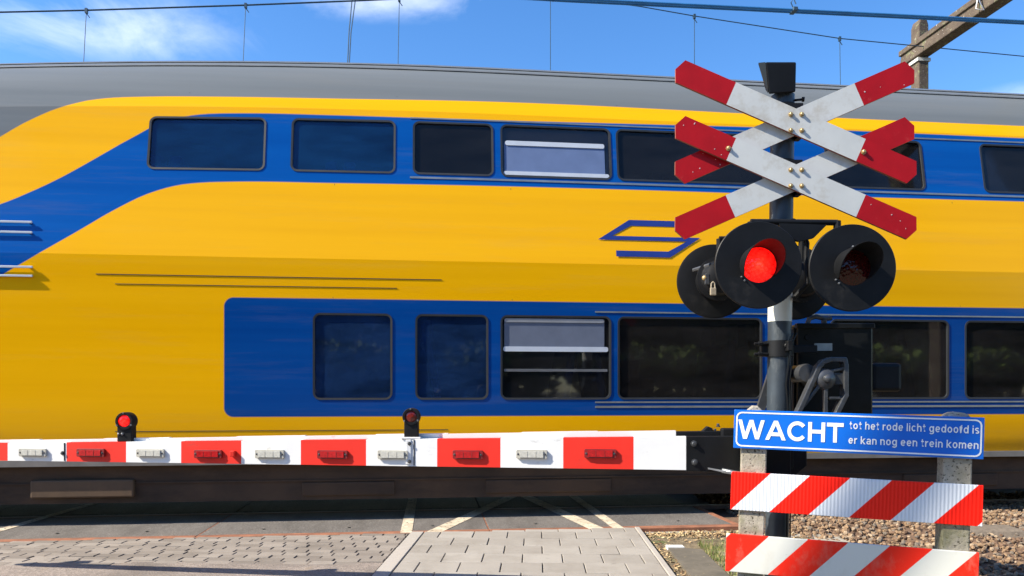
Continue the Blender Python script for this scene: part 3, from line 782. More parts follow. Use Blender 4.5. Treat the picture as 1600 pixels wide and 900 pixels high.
mb = MB(); mb.tube([(-30,0,5.6),(30,0,5.6)], .01, 6); mb.build('contact_wire', wire, ow)
cw = empty('contact_wire_pair', trk(0,1.4), TH)
tag(cw, 'pair of thick bluish contact wires running above the near track at upper right', 'contact wire')
u1,Y1,z1 = tpt(890,0,1.4); u2,Y2,z2 = tpt(1600,35,1.4); sl_ = (z2-z1)/(u2-u1)
for o_ in (-.026,.026):
    mb = MB(); mb.tube([(-40,o_,z1+sl_*(-40-u1)*.2),(u1,o_,z1),(u2,o_,z2),(40,o_,z2+sl_*(40-u2)*.2)], .016, 8); mb.build('wire', contact, cw)
mb = MB(); uc,Yc,zc_ = tpt(1240,10,1.4); zc_ = z1+sl_*(uc-u1); mb.box((uc-.03,-.06,zc_-.02),(uc+.03,.06,zc_+.03),0,.008); mb.tube([(uc,0,zc_+.03),(uc-.035,0,zc_+.10),(uc,0,zc_+.16),(uc+.03,0,zc_+.09)],.007,6)
mb.build('clamp', wire, cw)

# portal frame of weathered concrete over the tracks
g = G('weathered_portal'); n = g.noise(5,8,.7); c = g.mix(g.ramp(n,.3,.7),(.060,.042,.030),(.135,.10,.07)); c = g.mix(g.ramp(g.noise(11,6),.56,.7),c,(.20,.21,.10)); c = g.mix(g.ramp(g.noise(16,6),.6,.72),c,(.06,.05,.04)); c = g.mix(g.ramp(g.noise(28,3),.68,.72),c,(.5,.48,.43))
g.set('Base Color',c); g.set('Roughness',.9); g.bump(g.noise(35,6),.6,.015); portm = g.m
YP = 14.0; pp = at(1437,75,YP); pu,pdv = uv_of(pp.x,pp.y)
portal = empty('catenary_portal', trk(pu,pdv), TH)
tag(portal, 'weathered brown concrete overhead line portal with its beam rising out of the picture', 'catenary portal')
zbm = pp.z
mb = MB(); ztop = gz(33,YP)
mb.prism([(-.12,-.2),(.12,-.2),(.10,ztop-.12),(.06,ztop),(-.06,ztop),(-.10,ztop-.12)], (Vector((0,0,0)),VX,VZ,VY), -.12,.12)
mb.build('post', portm, portal, bevel=.02)
mb = MB(); L_ = 10.6
mb.hexa([(-.13,.42,zbm-.20),(.13,.42,zbm-.20),(.13,-L_,zbm-.2),(-.13,-L_,zbm-.2),(-.13,.36,zbm+.05),(.13,.36,zbm+.05),(.13,-L_,zbm+.05),(-.13,-L_,zbm+.05)])
mb.box((-.165,-L_,zbm-.005),(.165,.40,zbm+.10)) 
mb.build('beam', portm, portal, bevel=.015)
mb = MB(); mb.box((-.15,-L_-.3,-.2),(.15,-L_,ztop)); mb.build('post', portm, portal, bevel=.02)
mb = MB(); mb.box((-.13,-.135,zbm-.30),(.13,.135,zbm-.24)); mb.build('collar', paint('pale_collar',(.55,.54,.5),.6,var=.1), portal)
mb = MB(); mb.tube([(-.17,-1.75,zbm+.05),(-.2,-1.78,zbm-.05),(-.17,-1.85,zbm-.24),(-.2,-1.7,zbm-.15),(-.17,-1.7,zbm+.02)],.012,6); mb.build('wire_loop', M['steel'], portal)

# ================================================================== CROSSING SIGNAL
DP = 4.70
base = Vector((gx(1213.5,DP), DP, 0))
sig = empty('crossing_signal', (base.x, base.y, -.05))
tag(sig, 'dark level crossing signal post with double red and white crossbuck and red warning lamps', 'crossing signal')
def L(v): return Vector(v)-Vector((base.x,base.y,-.05))      # world -> signal space
ptop = at(1223,150,DP); pbot = Vector((base.x-.005, DP, -.15))
def pole_at(z): t_ = (z-pbot.z)/(ptop.z-pbot.z); return pbot+(ptop-pbot)*t_
zw0, zw1 = gz(503,DP), gz(440,DP)
mb = MB(); R_ = .072
zs = [-.1, zw0]; mb.tube([L(pole_at(z)) for z in (-.1,.3,.8,zw0)], R_, 28)
mb.tube([L(pole_at(z)) for z in (zw1,2.2,2.7,ptop.z)], R_, 28)
mb.build('post', M['pole'], sig)
mb = MB(); mb.tube([L(pole_at(z)) for z in (zw0,zw1)], R_+.0015, 28, caps=False); mb.build('white_band', M['polewhite'], sig)
# bell housing on top
a = at(1221,120,DP)
def q(px,py,d): return L(at(px,py,d))
mb = MB()
ring0 = [q(1196,97,4.58),q(1244,97,4.58),q(1241,99.5,4.83),q(1194,99.5,4.83)]
ring1 = [q(1201,147,4.60),q(1243,144,4.60),q(1240,143,4.80),q(1200,145,4.80)]
mb.hexa(ring1+ring0)
mb.build('bell_housing', M['black'], sig, bevel=.008)
mb = MB()
A_ = [q(1185,98,4.62),q(1196,97,4.58),q(1200,146,4.60),q(1196,140,4.63)]
B_ = [q(1185,100.5,4.80),q(1195,99.5,4.825),q(1199,144,4.79),q(1196,138,4.78)]
mb.add(A_, [(0,1,2,3)]); mb.add(B_, [(3,2,1,0)]); mb.add([A_[0],A_[1],B_[1],B_[0]],[(0,1,2,3)]); mb.add([A_[2],A_[3],B_[3],B_[2]],[(0,1,2,3)])
mb.build('bell_mouth', M['gloss_black'], sig)
mb = MB(); p = pole_at(gz(160,DP)); mb.tube([L(p)+Vector((.05,-.03,0)), L(p)+Vector((.115,-.05,0))],.008,8); mb.tube([L(p)+Vector((.105,-.048,0)), L(p)+Vector((.118,-.05,0))],.016,8); mb.build('set_screw', M['black'], sig)
# crossbuck boards
KB = 4.58/F
def board(cx_px, cy_px, sgn, d, chips):
    c = L(at(cx_px,cy_px,d)); ang = radians(23.6)*sgn
    ax_ = Vector((cos(ang),0,-sin(ang))); bx_ = Vector((sin(ang),0,cos(ang)))   # along, across(up)
    fr = (c, ax_, bx_, Vector((0,1,0))); hl = 196*KB; tip = 8.5*KB; hw = 18.8*KB; rd = hl-86*KB
    m_ = MB()
    m_.prism([(-rd,-hw),(rd,-hw),(rd,hw),(-rd,hw)], fr, -.009, .009, 1, 2)
    for s_ in (-1,1):
        m_.prism([(s_*rd,-hw),(s_*hl,-hw),(s_*(hl+tip),0),(s_*hl,hw),(s_*rd,hw)], fr, -.009, .009, 0, 2)
    o = m_.build('crossbuck_board', [M['red'],M['white'],M['edge']], sig)
    if chips:
        ch = MB(); rn = random.Random(int(cx_px*7+cy_px+sgn))
        for k in range(9):
            s_ = rn.choice((-1,1)); a0_ = s_*rn.uniform(rd+.02, hl-.01); b0_ = rn.uniform(-hw*.8,hw*.8); r_ = rn.uniform(.0015,.0045)
            ch.prism([(a0_+r_*rn.uniform(.5,1.3)*cos(t_*1.05),b0_+r_*rn.uniform(.5,1.8)*sin(t_*1.05)) for t_ in range(6)], fr, -.0105,-.0088)
        ch.each('paint_chip', M['scratch'], o)
    return o
b_front = 4.565; b_back = 4.60
ups = []
for cy_px,ch in ((191,0),(278,1)):
    ups.append(board(1243,cy_px,1,b_front,ch))
for cy_px,ch in ((192,1),(279,0)):
    board(1241,cy_px,-1,b_back,ch)
for bo, ys in ((ups[0],(179,204)),(ups[1],(265.5,290.5))):
    for py_ in ys:
        for px_ in (1235.5,1252.5):
            mb = MB(); mb.bolt(L(at(px_,py_,b_front-.009)), (0,-1,0), .0105, .016); mb.build('bolt', M['brass'], bo)
mb = MB(); mb.bolt(L(at(1138,232,b_front-.009)),(0,-1,0),.011,.018); mb.build('bolt', M['brass'], ups[1])
mb = MB(); mb.bolt(L(at(1349,237.5,b_front-.009)),(0,-1,0),.011,.018); mb.build('bolt', M['brass'], ups[0])
for py_ in (191,278):
    mb = MB(); z_ = gz(py_,DP); p = L(pole_at(z_)); mb.box((p.x-.05,4.615-base.y,p.z-.09),(p.x+.10,4.64-base.y,p.z+.09)); mb.lathe([(R_+.012,-.02),(R_+.012,.02),(R_,.02),(R_,-.02),(R_+.012,-.02)], p-Vector((0,0,.08)), (0,0,1), 24); mb.lathe([(R_+.012,-.02),(R_+.012,.02),(R_,.02),(R_,-.02),(R_+.012,-.02)], p+Vector((0,0,.08)), (0,0,1), 24)
    mb.box((p.x+.06,4.62-base.y,p.z-.13),(p.x+.095,4.68-base.y,p.z-.09))
    mb.build('board_bracket', M['black'], sig)
pass
# lamp heads
def lamp(c, facing, lit, name='warning_lamp'):
    n = Vector((0,facing,0)); e = empty(name, c); e.parent = sig
    RD = .258; RL = .105
    m_ = MB(); m_.lathe([(RL,.004),(RD-.004,.004),(RD,0),(RD,-.012),(RD-.01,-.016),(.12,-.016)], (0,0,0), n, 72); m_.build('backplate', M['black'], e)
    m_ = MB(); m_.lathe([(.13,-.015),(.135,-.04),(.13,-.12),(.15,-.122),(.15,-.145),(.125,-.15),(.105,-.20),(.06,-.225),(.0005,-.228)], (0,0,0), n, 40); m_.build('lamp_housing', M['black'], e)
    m_ = MB(); m_.lathe([(.0005,.022),(.035,.020),(.07,.013),(RL,.003)], (0,0,0), n, 40); m_.build('lens', M['lens_on'] if lit else M['lens_off'], e)
    # hood, long at the top and tapering down both sides
    m_ = MB(); K = 40; a0_,a1_ = radians(-38),radians(218); ro, ri = .112,.108
    A=[];B=[];C_=[];D_=[]
    for k in range(K+1):
        t_ = a0_+(a1_-a0_)*k/K; s_ = (sin(t_)-sin(a0_))/(1-sin(a0_)); l = .205*min(1,s_**.62) if s_>0 else 0; l = max(l,.004)
        dr = Vector((cos(t_),0,sin(t_)))
        A.append(dr*ro+n*.004); B.append(dr*(ro+.006*l/.2)+n*l); C_.append(dr*ri+n*.004); D_.append(dr*(ri+.006*l/.2)+n*l)
    V = A+B+C_+D_; o_ = K+1; f_=[]
    for k in range(K): f_ += [(k,k+1,o_+k+1,o_+k),(2*o_+k,3*o_+k,3*o_+k+1,2*o_+k+1),(o_+k,o_+k+1,3*o_+k+1,3*o_+k)]
    m_.add(V, f_, 0, True); m_.build('hood', M['black'], e)
    m_ = MB()
    for t_ in (90,215,228): 
        dr = Vector((cos(radians(t_)),0,sin(radians(t_)))); m_.bolt(dr*.124+n*.004, n, .0045, .012)
    m_.each('hood_screw', M['steel'], e)
    m_ = MB(); m_.box((-.02,-.005-(.16 if facing<0 else 0)+ (0),-.17),(.02,.0,-.135)); 
    return e
DF, DB = 4.35, 5.13
c1 = L(at(1185,414,DF)); c2 = L(at(1332,418.5,DF)); c3 = L(at(1115,440,DB)); c4 = L(at(1240,442,DB))
l1 = lamp(c1,-1,True); l1['label'] = 'lit red warning lamp facing the road'
l2 = lamp(c2,-1,False); l3 = lamp(c3,1,False); l4 = lamp(c4,1,False)
# latch and padlock on the back of the far left lamp
mb = MB(); mb.box((-.10,-.17,-.035),(-.075,-.12,.03),0,.004); mb.tube([(-.135,-.12,.0),(-.09,-.165,.0)],.012,8); mb.box((-.115,-.215,-.05),(-.085,-.19,.02),0,.004); mb.tube([(-.15,-.05,.07),(-.07,-.18,.085)],.016,8)
mb.build('latch', M['darksteel'], l3)
mb = MB(); mb.ball((-.115,-.20,-.005),.018); mb.build('latch_knob', M['brass'], l3)
mb = MB(); mb.box((-.085,-.235,-.125),(-.045,-.215,-.075),0,.005); mb.tube([(-.078,-.225,-.076),(-.076,-.225,-.045),(-.065,-.225,-.035),(-.054,-.225,-.045),(-.052,-.225,-.076)],.005,8)
mb.build('padlock', paint('padlock_metal',(.5,.42,.3),.4,.4,var=.2), l3)
# cross arms carrying the lamps
mb = MB(); zc1 = gz(353,4.6)
p = L(pole_at(zc1)); mb.tube([Vector((c1.x,c1.y+.14,zc1+.05)), Vector((c2.x-.02,c2.y+.16,zc1+.05))], .018, 12)
mb.tube([Vector((c1.x,c1.y+.14,c1.z+.15)),Vector((c1.x,c1.y+.14,zc1+.05))],.02,10); mb.tube([Vector((c2.x-.02,c2.y+.16,c2.z+.15)),Vector((c2.x-.02,c2.y+.16,zc1+.06))],.022,10)
mb.prism([(p.x-.09,zc1+.04),(p.x+.20,zc1+.03),(p.x+.12,zc1-.05),(p.x+.03,zc1-.07),(p.x-.09,zc1-.02)], (Vector((0,0,0)),VX,VZ,VY), c1.y+.13, c1.y+.16)
mb.tube([Vector((p.x,c1.y+.14,zc1+.05)), Vector((p.x,c3.y-.14,zc1+.05))], .022, 12)
mb.tube([Vector((c3.x,c3.y-.14,zc1+.05)), Vector((c4.x,c4.y-.14,zc1+.05))], .018, 12)
for cc in (c3,c4): mb.tube([Vector((cc.x,cc.y-.14,cc.z+.1)),Vector((cc.x,cc.y-.14,zc1+.05))],.02,10)
mb.build('lamp_arm', M['black'], sig)
mb = MB(); x_ = L(at(1252,380,4.6)); mb.tube([x_+Vector((-.05,0,.02)),x_+Vector((-.02,0,.045)),x_+Vector((.02,0,.04)),x_+Vector((.035,0,.0)),x_+Vector((.03,0,-.07)),x_+Vector((.04,0,-.25)),x_+Vector((-.03,.05,-.34))],.017,10)
mb.build('cable_conduit', M['black'], sig)
# clamp and cable on the post
mb = MB(); zc2 = gz(545,DP); p = L(pole_at(zc2))
mb.lathe([(R_,-.05),(R_+.016,-.05),(R_+.016,.05),(R_,.05)], p, (0,0,1), 24); mb.box((p.x-.12,-.02,p.z-.05),(p.x-.07,.02,p.z+.045),0,.005); mb.box((p.x+.06,-.06,p.z-.03),(p.x+.22,-.03,p.z+.02),0,.005)
for dx_,dz_ in ((-.115,.03),(-.115,-.035)): mb.tube([(p.x+dx_+.03,-.03,p.z+dz_),(p.x+dx_-.055,-.03,p.z+dz_)],.009,8); mb.tube([(p.x+dx_-.03,-.03,p.z+dz_),(p.x+dx_-.01,-.03,p.z+dz_)],.016,6)
mb.bolt((p.x+.01,-R_-.014,p.z+.015),(0,-1,0),.016,.02)
mb.box((p.x+.005,-R_-.06,p.z-.02),(p.x+.035,-R_,p.z+.045),0,.004)
mb.build('post_clamp', M['black'], sig)
mb = MB(); pts_=[]
for py_,px_ in ((520,1240),(535,1233),(560,1233.5),(580,1231),(600,1228.5),(618,1230),(640,1231.5),(690,1231),(760,1230),(900,1229)): pts_.append(L(at(px_,py_,4.62)))
mb.tube(pts_, .0065, 8); mb.tube([v_+Vector((.028,.02,0)) for v_ in pts_], .005, 8)
mb.each('cable', M['gloss_black'], sig)
mb = MB(); mb.tube([L(at(1225,760,4.78)),L(at(1225,900,4.78))],.03,12); mb.build('cable_pipe', M['pole'], sig)
mb = MB(); s0 = L(at(1206,562,4.75)); s1 = L(at(1172,668,4.75)); mb.prism([(s0.x,s0.z),(s0.x+.02,s0.z-.06),(s1.x+.06,s1.z),(s1.x,s1.z)], (Vector((0,0,0)),VX,VZ,VY), .03,.06); mb.tube([L(at(1195,618,4.74)),L(at(1206,622,4.74))],.012,8); mb.build('strut', M['darksteel'], sig)

# ================================================================== BARRIER
bar = empty('barrier', (gx(1293,4.72), 4.72, -.05))
tag(bar, 'lowered red and white barrier boom with reflectors, lamps and black drive box', 'barrier')
def Lb(v): return Vector(v)-Vector(bar.location)
mb = MB(); x0,x1 = gx(1244,4.78),gx(1362,4.78); mb.box(Lb((x0,4.76,gz(690,4.76))),Lb((x1,5.10,gz(506,4.76))),0,.012)
mb.box(Lb((gx(1239,4.8),4.79,gz(660,4.8))),Lb((x0+.002,5.06,gz(512,4.8))),0,.006)
mb.box(Lb((x0-.006,4.748,gz(513,4.75))),Lb((x1+.006,4.79,gz(505,4.75))),0,.004)
box_o = mb.build('drive_box', M['gloss_black'], bar)
mb = MB(); mb.box(Lb((gx(1272,4.757),4.752,gz(548,4.757))),Lb((gx(1300,4.757),4.759,gz(536.5,4.757)))); mb.build('name_plate', paint('pale_plate',(.30,.34,.34),.45,var=.15,scale=20), box_o)
mb = MB(); c_ = Lb(at(1275,503,4.8)); mb.tube([c_+Vector((-.06,0,-.03)),c_+Vector((-.045,0,.02)),c_+Vector((.0,0,.035)),c_+Vector((.06,0,.02)),c_+Vector((.10,0,.025))],.016,10); mb.box(c_+Vector((.03,-.03,-.03)),c_+Vector((.06,-.005,.012)),0,.003)
mb.build('hinge_latch', M['darksteel'], box_o)
mb = MB(); c_ = at(1262,527,4.757); mb.lathe([(.0005,.006),(.018,.006),(.02,0)], Lb((c_.x,4.758,c_.z)), (0,-1,0), 16); mb.build('key_cover', M['black'], box_o)
mb = MB(); mb.box(Lb((gx(1361,4.9),4.88,gz(612,4.9))),Lb((gx(1408,4.9),5.04,gz(567,4.9))),0,.025); mb.build('counterweight', M['black'], bar)
# crank frame and hub in front of the box
mb = MB(); dC = 4.50; W_ = .030
def bars(pts, w=.028, d0=-.03, d1=.03, closed=False):
    P_ = [Lb(at(px_,py_,dC)) for px_,py_ in pts]
    for i in range(len(P_)-1):
        a_,b_ = P_[i],P_[i+1]; t_ = (b_-a_).normalized(); nn = Vector((-t_.z,0,t_.x))*w/2; a2 = a_-t_*w*.35; b2 = b_+t_*w*.35
        k_ = .0006*i
        mb.hexa([a2-nn+VY*(d0-k_),b2-nn+VY*(d0-k_),b2-nn+VY*(d1+k_),a2-nn+VY*(d1+k_),a2+nn+VY*(d0-k_),b2+nn+VY*(d0-k_),b2+nn+VY*(d1+k_),a2+nn+VY*(d1+k_)])
bars([(1232,672),(1250,636),(1270,592),(1277,574),(1284,566),(1296,562),(1317,562),(1319,572),(1319,618),(1312,632),(1302,652),(1290,690)])
crank = mb.build('crank_frame', M['darksteel'], bar, bevel=.004)
mb = MB(); bars([(1280,601),(1255,633)],.02,-.02,.02); bars([(1289,604),(1289,668)],.022,-.018,.018); bars([(1303,592),(1318,592)],.07,-.012,.012); bars([(1296,622),(1318,622)],.016,-.015,.015); bars([(1296,580),(1317,576)],.016,-.02,.02)
mb.each('crank_rib', M['darksteel'], crank, bevel=.003)
mb = MB(); h_ = Lb(at(1291,592,4.48)); mb.lathe([(.0005,.045),(.014,.044),(.024,.036),(.027,.02),(.046,.015),(.062,0),(.066,-.06),(.05,-.07),(.05,-.30)], h_, (0,-1,0), 32)
mb.lathe([(.055,.0),(.06,-.03),(.055,-.22)], Lb(at(1262,583,4.56)), (0,-1,0), 24); mb.lathe([(.0005,.0),(.055,.0)], Lb(at(1262,583,4.56)), (0,-1,0), 24)
mb.build('hub', M['darksteel'], crank)
# boom: front beam in stripes, plain rear beam behind it
XR, YR = gx(1072,4.33), 4.33; XL, YL = gx(0,4.93), 4.93; XT = -4.55
SLP = (YL-YR)/(XL-XR)
def by(X): return YR+SLP*(X-XR)
def btop(X): return 1.0165+(1.0165-.937)/(XR-XL)*(X-XR)
ZB = .819
def colX(px): # column -> X on the boom's front face
    t_ = (px-800)/F; return (t_*(YR-SLP*XR))/(1-t_*SLP)
edges = [-215,-90,12,104,197,283,377,470,572,683,782,880,990,1072]
nrm = Vector((SLP,-1,0)).normalized()
mb = MB()
for i in range(len(edges)-1):
    a_,b_ = colX(edges[i]),colX(edges[i+1]); mi = i%2
    mi = 0 if i%2==0 else 1
    A0,B0 = Vector((a_,by(a_),0)),Vector((b_,by(b_),0)); T_ = -nrm*.055
    mb.hexa([Lb(A0+VZ*ZB),Lb(B0+VZ*ZB),Lb(B0+T_+VZ*ZB),Lb(A0+T_+VZ*ZB),Lb(A0+VZ*btop(a_)),Lb(B0+VZ*btop(b_)),Lb(B0+T_+VZ*btop(b_)),Lb(A0+T_+VZ*btop(a_))], mi)
boom = mb.build('striped_beam', [M['boomwhite'],M['boomred']], bar)
RT0, RT1 = Vector((gx(1056,4.42),4.42,0)), Vector((XT,5.10,0))
mb = MB(); nS = 12
for i in range(nS):
    a_ = RT0+(RT1-RT0)*i/nS; b_ = RT0+(RT1-RT0)*(i+1)/nS; za = 1.046-.120*i/nS; zb_ = 1.046-.120*(i+1)/nS; st = .004*(i%2)
    T_ = Vector((0,.035,0)); mb.hexa([Lb(b_+VZ*.822),Lb(a_+VZ*.822),Lb(a_+T_+VZ*.822),Lb(b_+T_+VZ*.822),Lb(b_+VZ*(zb_+st)),Lb(a_+VZ*(za+st)),Lb(a_+T_+VZ*(za+st)),Lb(b_+T_+VZ*(zb_+st))])
mb.build('rear_beam', M['boomwhite'], bar)
# black arm roots
mb = MB()
A0 = Vector((XR+.001,YR+.0,0)); B0 = Vector((gx(1236,4.345),4.345,0)); T_ = -nrm*.06
mb.hexa([Lb(A0+VZ*.813),Lb(B0+VZ*.79),Lb(B0+T_+VZ*.79),Lb(A0+T_+VZ*.806),Lb(A0+VZ*1.016),Lb(B0+VZ*1.02),Lb(B0+T_+VZ*1.02),Lb(A0+T_+VZ*1.016)])
a5 = Vector((gx(1056,4.42)+.001,4.418,0)); b5 = Vector((gx(1240,4.42),4.42,0)); T5 = Vector((0,.055,0))
mb.hexa([Lb(a5+VZ*.82),Lb(b5+VZ*.82),Lb(b5+T5+VZ*.82),Lb(a5+T5+VZ*.82),Lb(a5+VZ*1.04),Lb(b5+VZ*1.05),Lb(b5+T5+VZ*1.05),Lb(a5+T5+VZ*1.04)])
mb.box(Lb((gx(1120,4.5),4.39,1.0)),Lb((gx(1215,4.5),4.44,1.062)),0,.01)
mb.hexa([Lb((gx(1094,4.43),4.425,1.03)),Lb((gx(1116,4.43),4.425,1.03)),Lb((gx(1116,4.43),4.47,1.03)),Lb((gx(1094,4.43),4.47,1.03)),Lb((gx(1106,4.43),4.425,1.072)),Lb((gx(1113,4.43),4.425,1.06)),Lb((gx(1113,4.43),4.47,1.06)),Lb((gx(1106,4.43),4.47,1.072))])
mb.prism([(Lb((gx(1192,4.45),0,0)).x,.80+.05),(Lb((gx(1205,4.45),0,0)).x,.755+.05),(Lb((gx(1235,4.45),0,0)).x,.745+.05),(Lb((gx(1262,4.45),0,0)).x,.83+.05),(Lb((gx(1262,4.45),0,0)).x,1.10),(Lb((gx(1200,4.45),0,0)).x,1.10)], (Vector((0,0,0)),VX,VZ,VY), -.26, -.22)
arm = mb.build('boom_root', M['black'], bar, bevel=.004)
mb = MB(); 
for px_,py_ in ((1084,693),(1085,722)): mb.bolt(Lb(at(px_,py_,4.328)),(0,-1,0),.013,.014)
for px_,py_ in ((1117,675),(1130,678),(1122,667)): mb.bolt(Lb(at(px_,py_,4.44)),(0,0,1),.009,.02)
mb.each('bolt', M['darksteel'], arm)
mb = MB(); mb.hexa([Lb(at(1106,733,4.33)),Lb(at(1150,742,4.26)),Lb(at(1165,742,4.45)),Lb(at(1112,732,4.52)),Lb(at(1106,730.5,4.33)),Lb(at(1150,739,4.26)),Lb(at(1165,738,4.45)),Lb(at(1112,729,4.52))]); mb.tube([Lb(at(1128,735,4.31)),Lb(at(1160,741,4.27))],.014,8)
mb.build('tie_plate', M['steel'], arm)
# reflectors
for (a_,b_,t_,c_,k_) in ((32,74,701,713,'w'),(122,165,701,713.5,'r'),(215,258,701.5,714,'w'),(305,348,703,715.5,'r'),(400,445,702.5,716,'w'),(497,544,703.5,716.5,'r'),(591,638,703.5,717,'w'),(708,755,703.5,717,'r'),(807,855,702.5,716.5,'w'),(913,963,701.5,715.5,'r'),(-60,-17,700,712,'r')):
    xa,xb = colX(a_),colX(b_); d_ = by((xa+xb)/2); z1_,z0_ = gz(t_,d_),gz(c_,d_); m_ = MB()
    pa,pb = Vector((xa,by(xa),0)),Vector((xb,by(xb),0)); o1 = nrm*.004; o2 = nrm*.022; tx_ = (pb-pa).normalized()
    fr = (Lb(pa), tx_, VZ, nrm); w_ = (pb-pa).length; zz = (z0_+z1_)/2; hh = (z1_-z0_)/2
    pl = [(x_,zz+y_) for x_,y_ in [(0.006,-hh),(w_-.006,-hh),(w_,-hh+.006),(w_,hh-.006),(w_-.006,hh),(.006,hh),(0,hh-.006),(0,-hh+.006)]]
    m_.prism(pl, fr, .0, .016, 1); m_.prism([(.022,zz-hh+.007),(w_-.022,zz-hh+.007),(w_-.022,zz+hh-.007),(.022,zz+hh-.007)], fr, .016, .022, 0)
    for s_ in (.012,w_-.012): m_.bolt(Lb(pa)+tx_*s_+VZ*zz+nrm*.016, nrm, .0045, .006, 2)
    for s_ in (.36,.64): m_.prism([(w_*s_-.0015,zz-hh+.009),(w_*s_+.0015,zz-hh+.009),(w_*s_+.0015,zz+hh-.009),(w_*s_-.0015,zz+hh-.009)], fr, .0215, .0235, 1)
    rim = M['reflw'] if k_=='w' else M['reflr']
    r_o = m_.build('reflector', [rim, paint('reflector_base',(.40,.385,.33) if k_=='w' else (.20,.012,.012),.4,var=.2), M['darksteel']], boom, bevel=.0015)
    r_o['label'] = 'white reflector' if k_=='w' else 'red reflector'
# boom lamps
def boom_lamp(px, py, lit, rpx):
    X = colX(px); d_ = by(X)+.025; p_ = Lb((X,d_,gz(py,d_))); e = empty('boom_lamp', p_); e.parent = bar
    r_ = rpx*d_/F; zb_ = btop(X)-gz(py,d_)
    m_ = MB(); m_.lathe([(.0005,-.05),(r_*.9,-.05),(r_,-.04),(r_,.02),(r_*.94,.028),(r_*.72,.028),(r_*.68,.02)], (0,0,0), (0,-1,0), 32); m_.box((-r_*.80,-.02,zb_),(r_*.80,.045,-r_*.4),0,.004)
    m_.build('lamp_case', M['black'], e)
    m_ = MB(); m_.lathe([(.0005,.028),(r_*.4,.026),(r_*.70,.018)], (0,0,0), (0,-1,0), 24); m_.build('lens', M['blens_on'] if lit else M['blens_off'], e)
    m_ = MB()
    for t_ in (92,212,-28): m_.bolt((r_*.9*cos(radians(t_)),-.026,r_*.9*sin(radians(t_))),(0,-1,0),.004,.012)
    if lit: m_.bolt((-r_*.62,-.021,zb_*.62),(0,-1,0),.005,.006); m_.bolt((-r_*.2,-.021,zb_*.62),(0,-1,0),.006,.008)
    m_.each('screw', M['steel'], e)
    return e
boom_lamp(193.5,658,True,14)['label'] = 'lit red boom lamp'; boom_lamp(642,651,False,13.5); boom_lamp(-200,660,False,13)
# joints in the boom
mb = MB()
for px_ in (647,101):
    X = colX(px_); d_ = by(X); o_ = Lb((X,d_,0)); 
    mb.box((o_.x-.003,o_.y-.004,ZB+.05+.004),(o_.x+.003,o_.y+.01,btop(X)+.05-.004))
mb.each('boom_joint', M['gloss_black'], boom)
mb = MB(); X = colX(643); d_ = by(X); o_ = Lb((X,d_,0)); mb.box((o_.x-.035,o_.y-.006,ZB+.05+.012),(o_.x-.002,o_.y+.004,btop(X)+.05-.004),0,.003); mb.box((o_.x-.065,o_.y-.004,btop(X)+.05),(o_.x+.055,o_.y+.05,btop(X)+.062),0,.003)
mb.build('hinge_plate', M['boomwhite'], boom)
mb = MB()
for z_ in (ZB+.03,btop(X)-.028): mb.bolt((o_.x-.012,o_.y-.007,z_+.05),(0,-1,0),.008,.012)
mb.bolt((Lb((colX(98),0,0)).x,Lb((0,by(colX(98)),0)).y-.001,ZB+.05+.055),(0,-1,0),.009,.014)
mb.each('bolt', M['darksteel'], boom)
mb = MB(); xk = colX(365); mb.box(Lb((xk-.015,by(xk)-.03,gz(713,by(xk)))),Lb((xk+.015,by(xk),gz(704,by(xk)))),0,.004); mb.build('red_clip', M['boomred'], boom)

# ================================================================== WARNING FENCE
YW = radians(-16); RO = radians(1.55)
fence = empty('warning_fence', (1.878,4.0,0)); fence.rotation_mode = 'XYZ'
fence.matrix_world = Matrix.Translation((1.878,4.0,0)) @ Matrix.Rotation(YW,4,'Z') @ Matrix.Translation((0,0,.70)) @ Matrix.Rotation(RO,4,'Y') @ Matrix.Translation((0,0,-.70))
tag(fence, 'low fence of two concrete posts carrying a blue text sign and red and white boards', 'fence')
XA, XB = -.656, .596
g = G('pitted_concrete'); v = g.noise(55,4,.6); n = g.noise(9,7,.7); c = g.mix(g.ramp(n,.35,.65),(.24,.215,.165),(.38,.34,.275)); c = g.mix(g.ramp(v,.575,.62),c,(.07,.06,.04)); c = g.mix(g.math('MULTIPLY',g.ramp(g.noise(5,6),.50,.66),.75),c,(.15,.145,.065))
g.set('Base Color',c); g.set('Roughness',.92); g.bump(g.math('MULTIPLY',v,-1),.5,.01); postm = g.m
def post(xc, ztop_, w, rounded_top):
    m_ = MB(); h = w/2
    if rounded_top:
        P_ = [(xc-h,-.35),(xc+h,-.35),(xc+h,ztop_-.035)]+[(xc+h*.85*cos(radians(a_)), ztop_-.035+.035*sin(radians(a_))) for a_ in (15,40,65,90,115,140,165)]+[(xc-h,ztop_-.035)]
    else: P_ = [(xc-h,-.35),(xc+h,-.35),(xc+h,ztop_-.052),(xc+h*.2,ztop_),(xc-h*.2,ztop_),(xc-h,ztop_-.052)]
    m_.prism(P_, FRONT, .02, .15); return m_.build('post', postm, fence, bevel=.008)
post(-.541,1.185,.138,False); post(.484,1.185,.135,True)
def slab(z0,z1,xa,xb,th=.02,r=0):
    m_ = MB(); m_.prism([(xa,z0),(xb,z0),(xb,z1),(xa,z1)], FRONT, 0, th); return m_
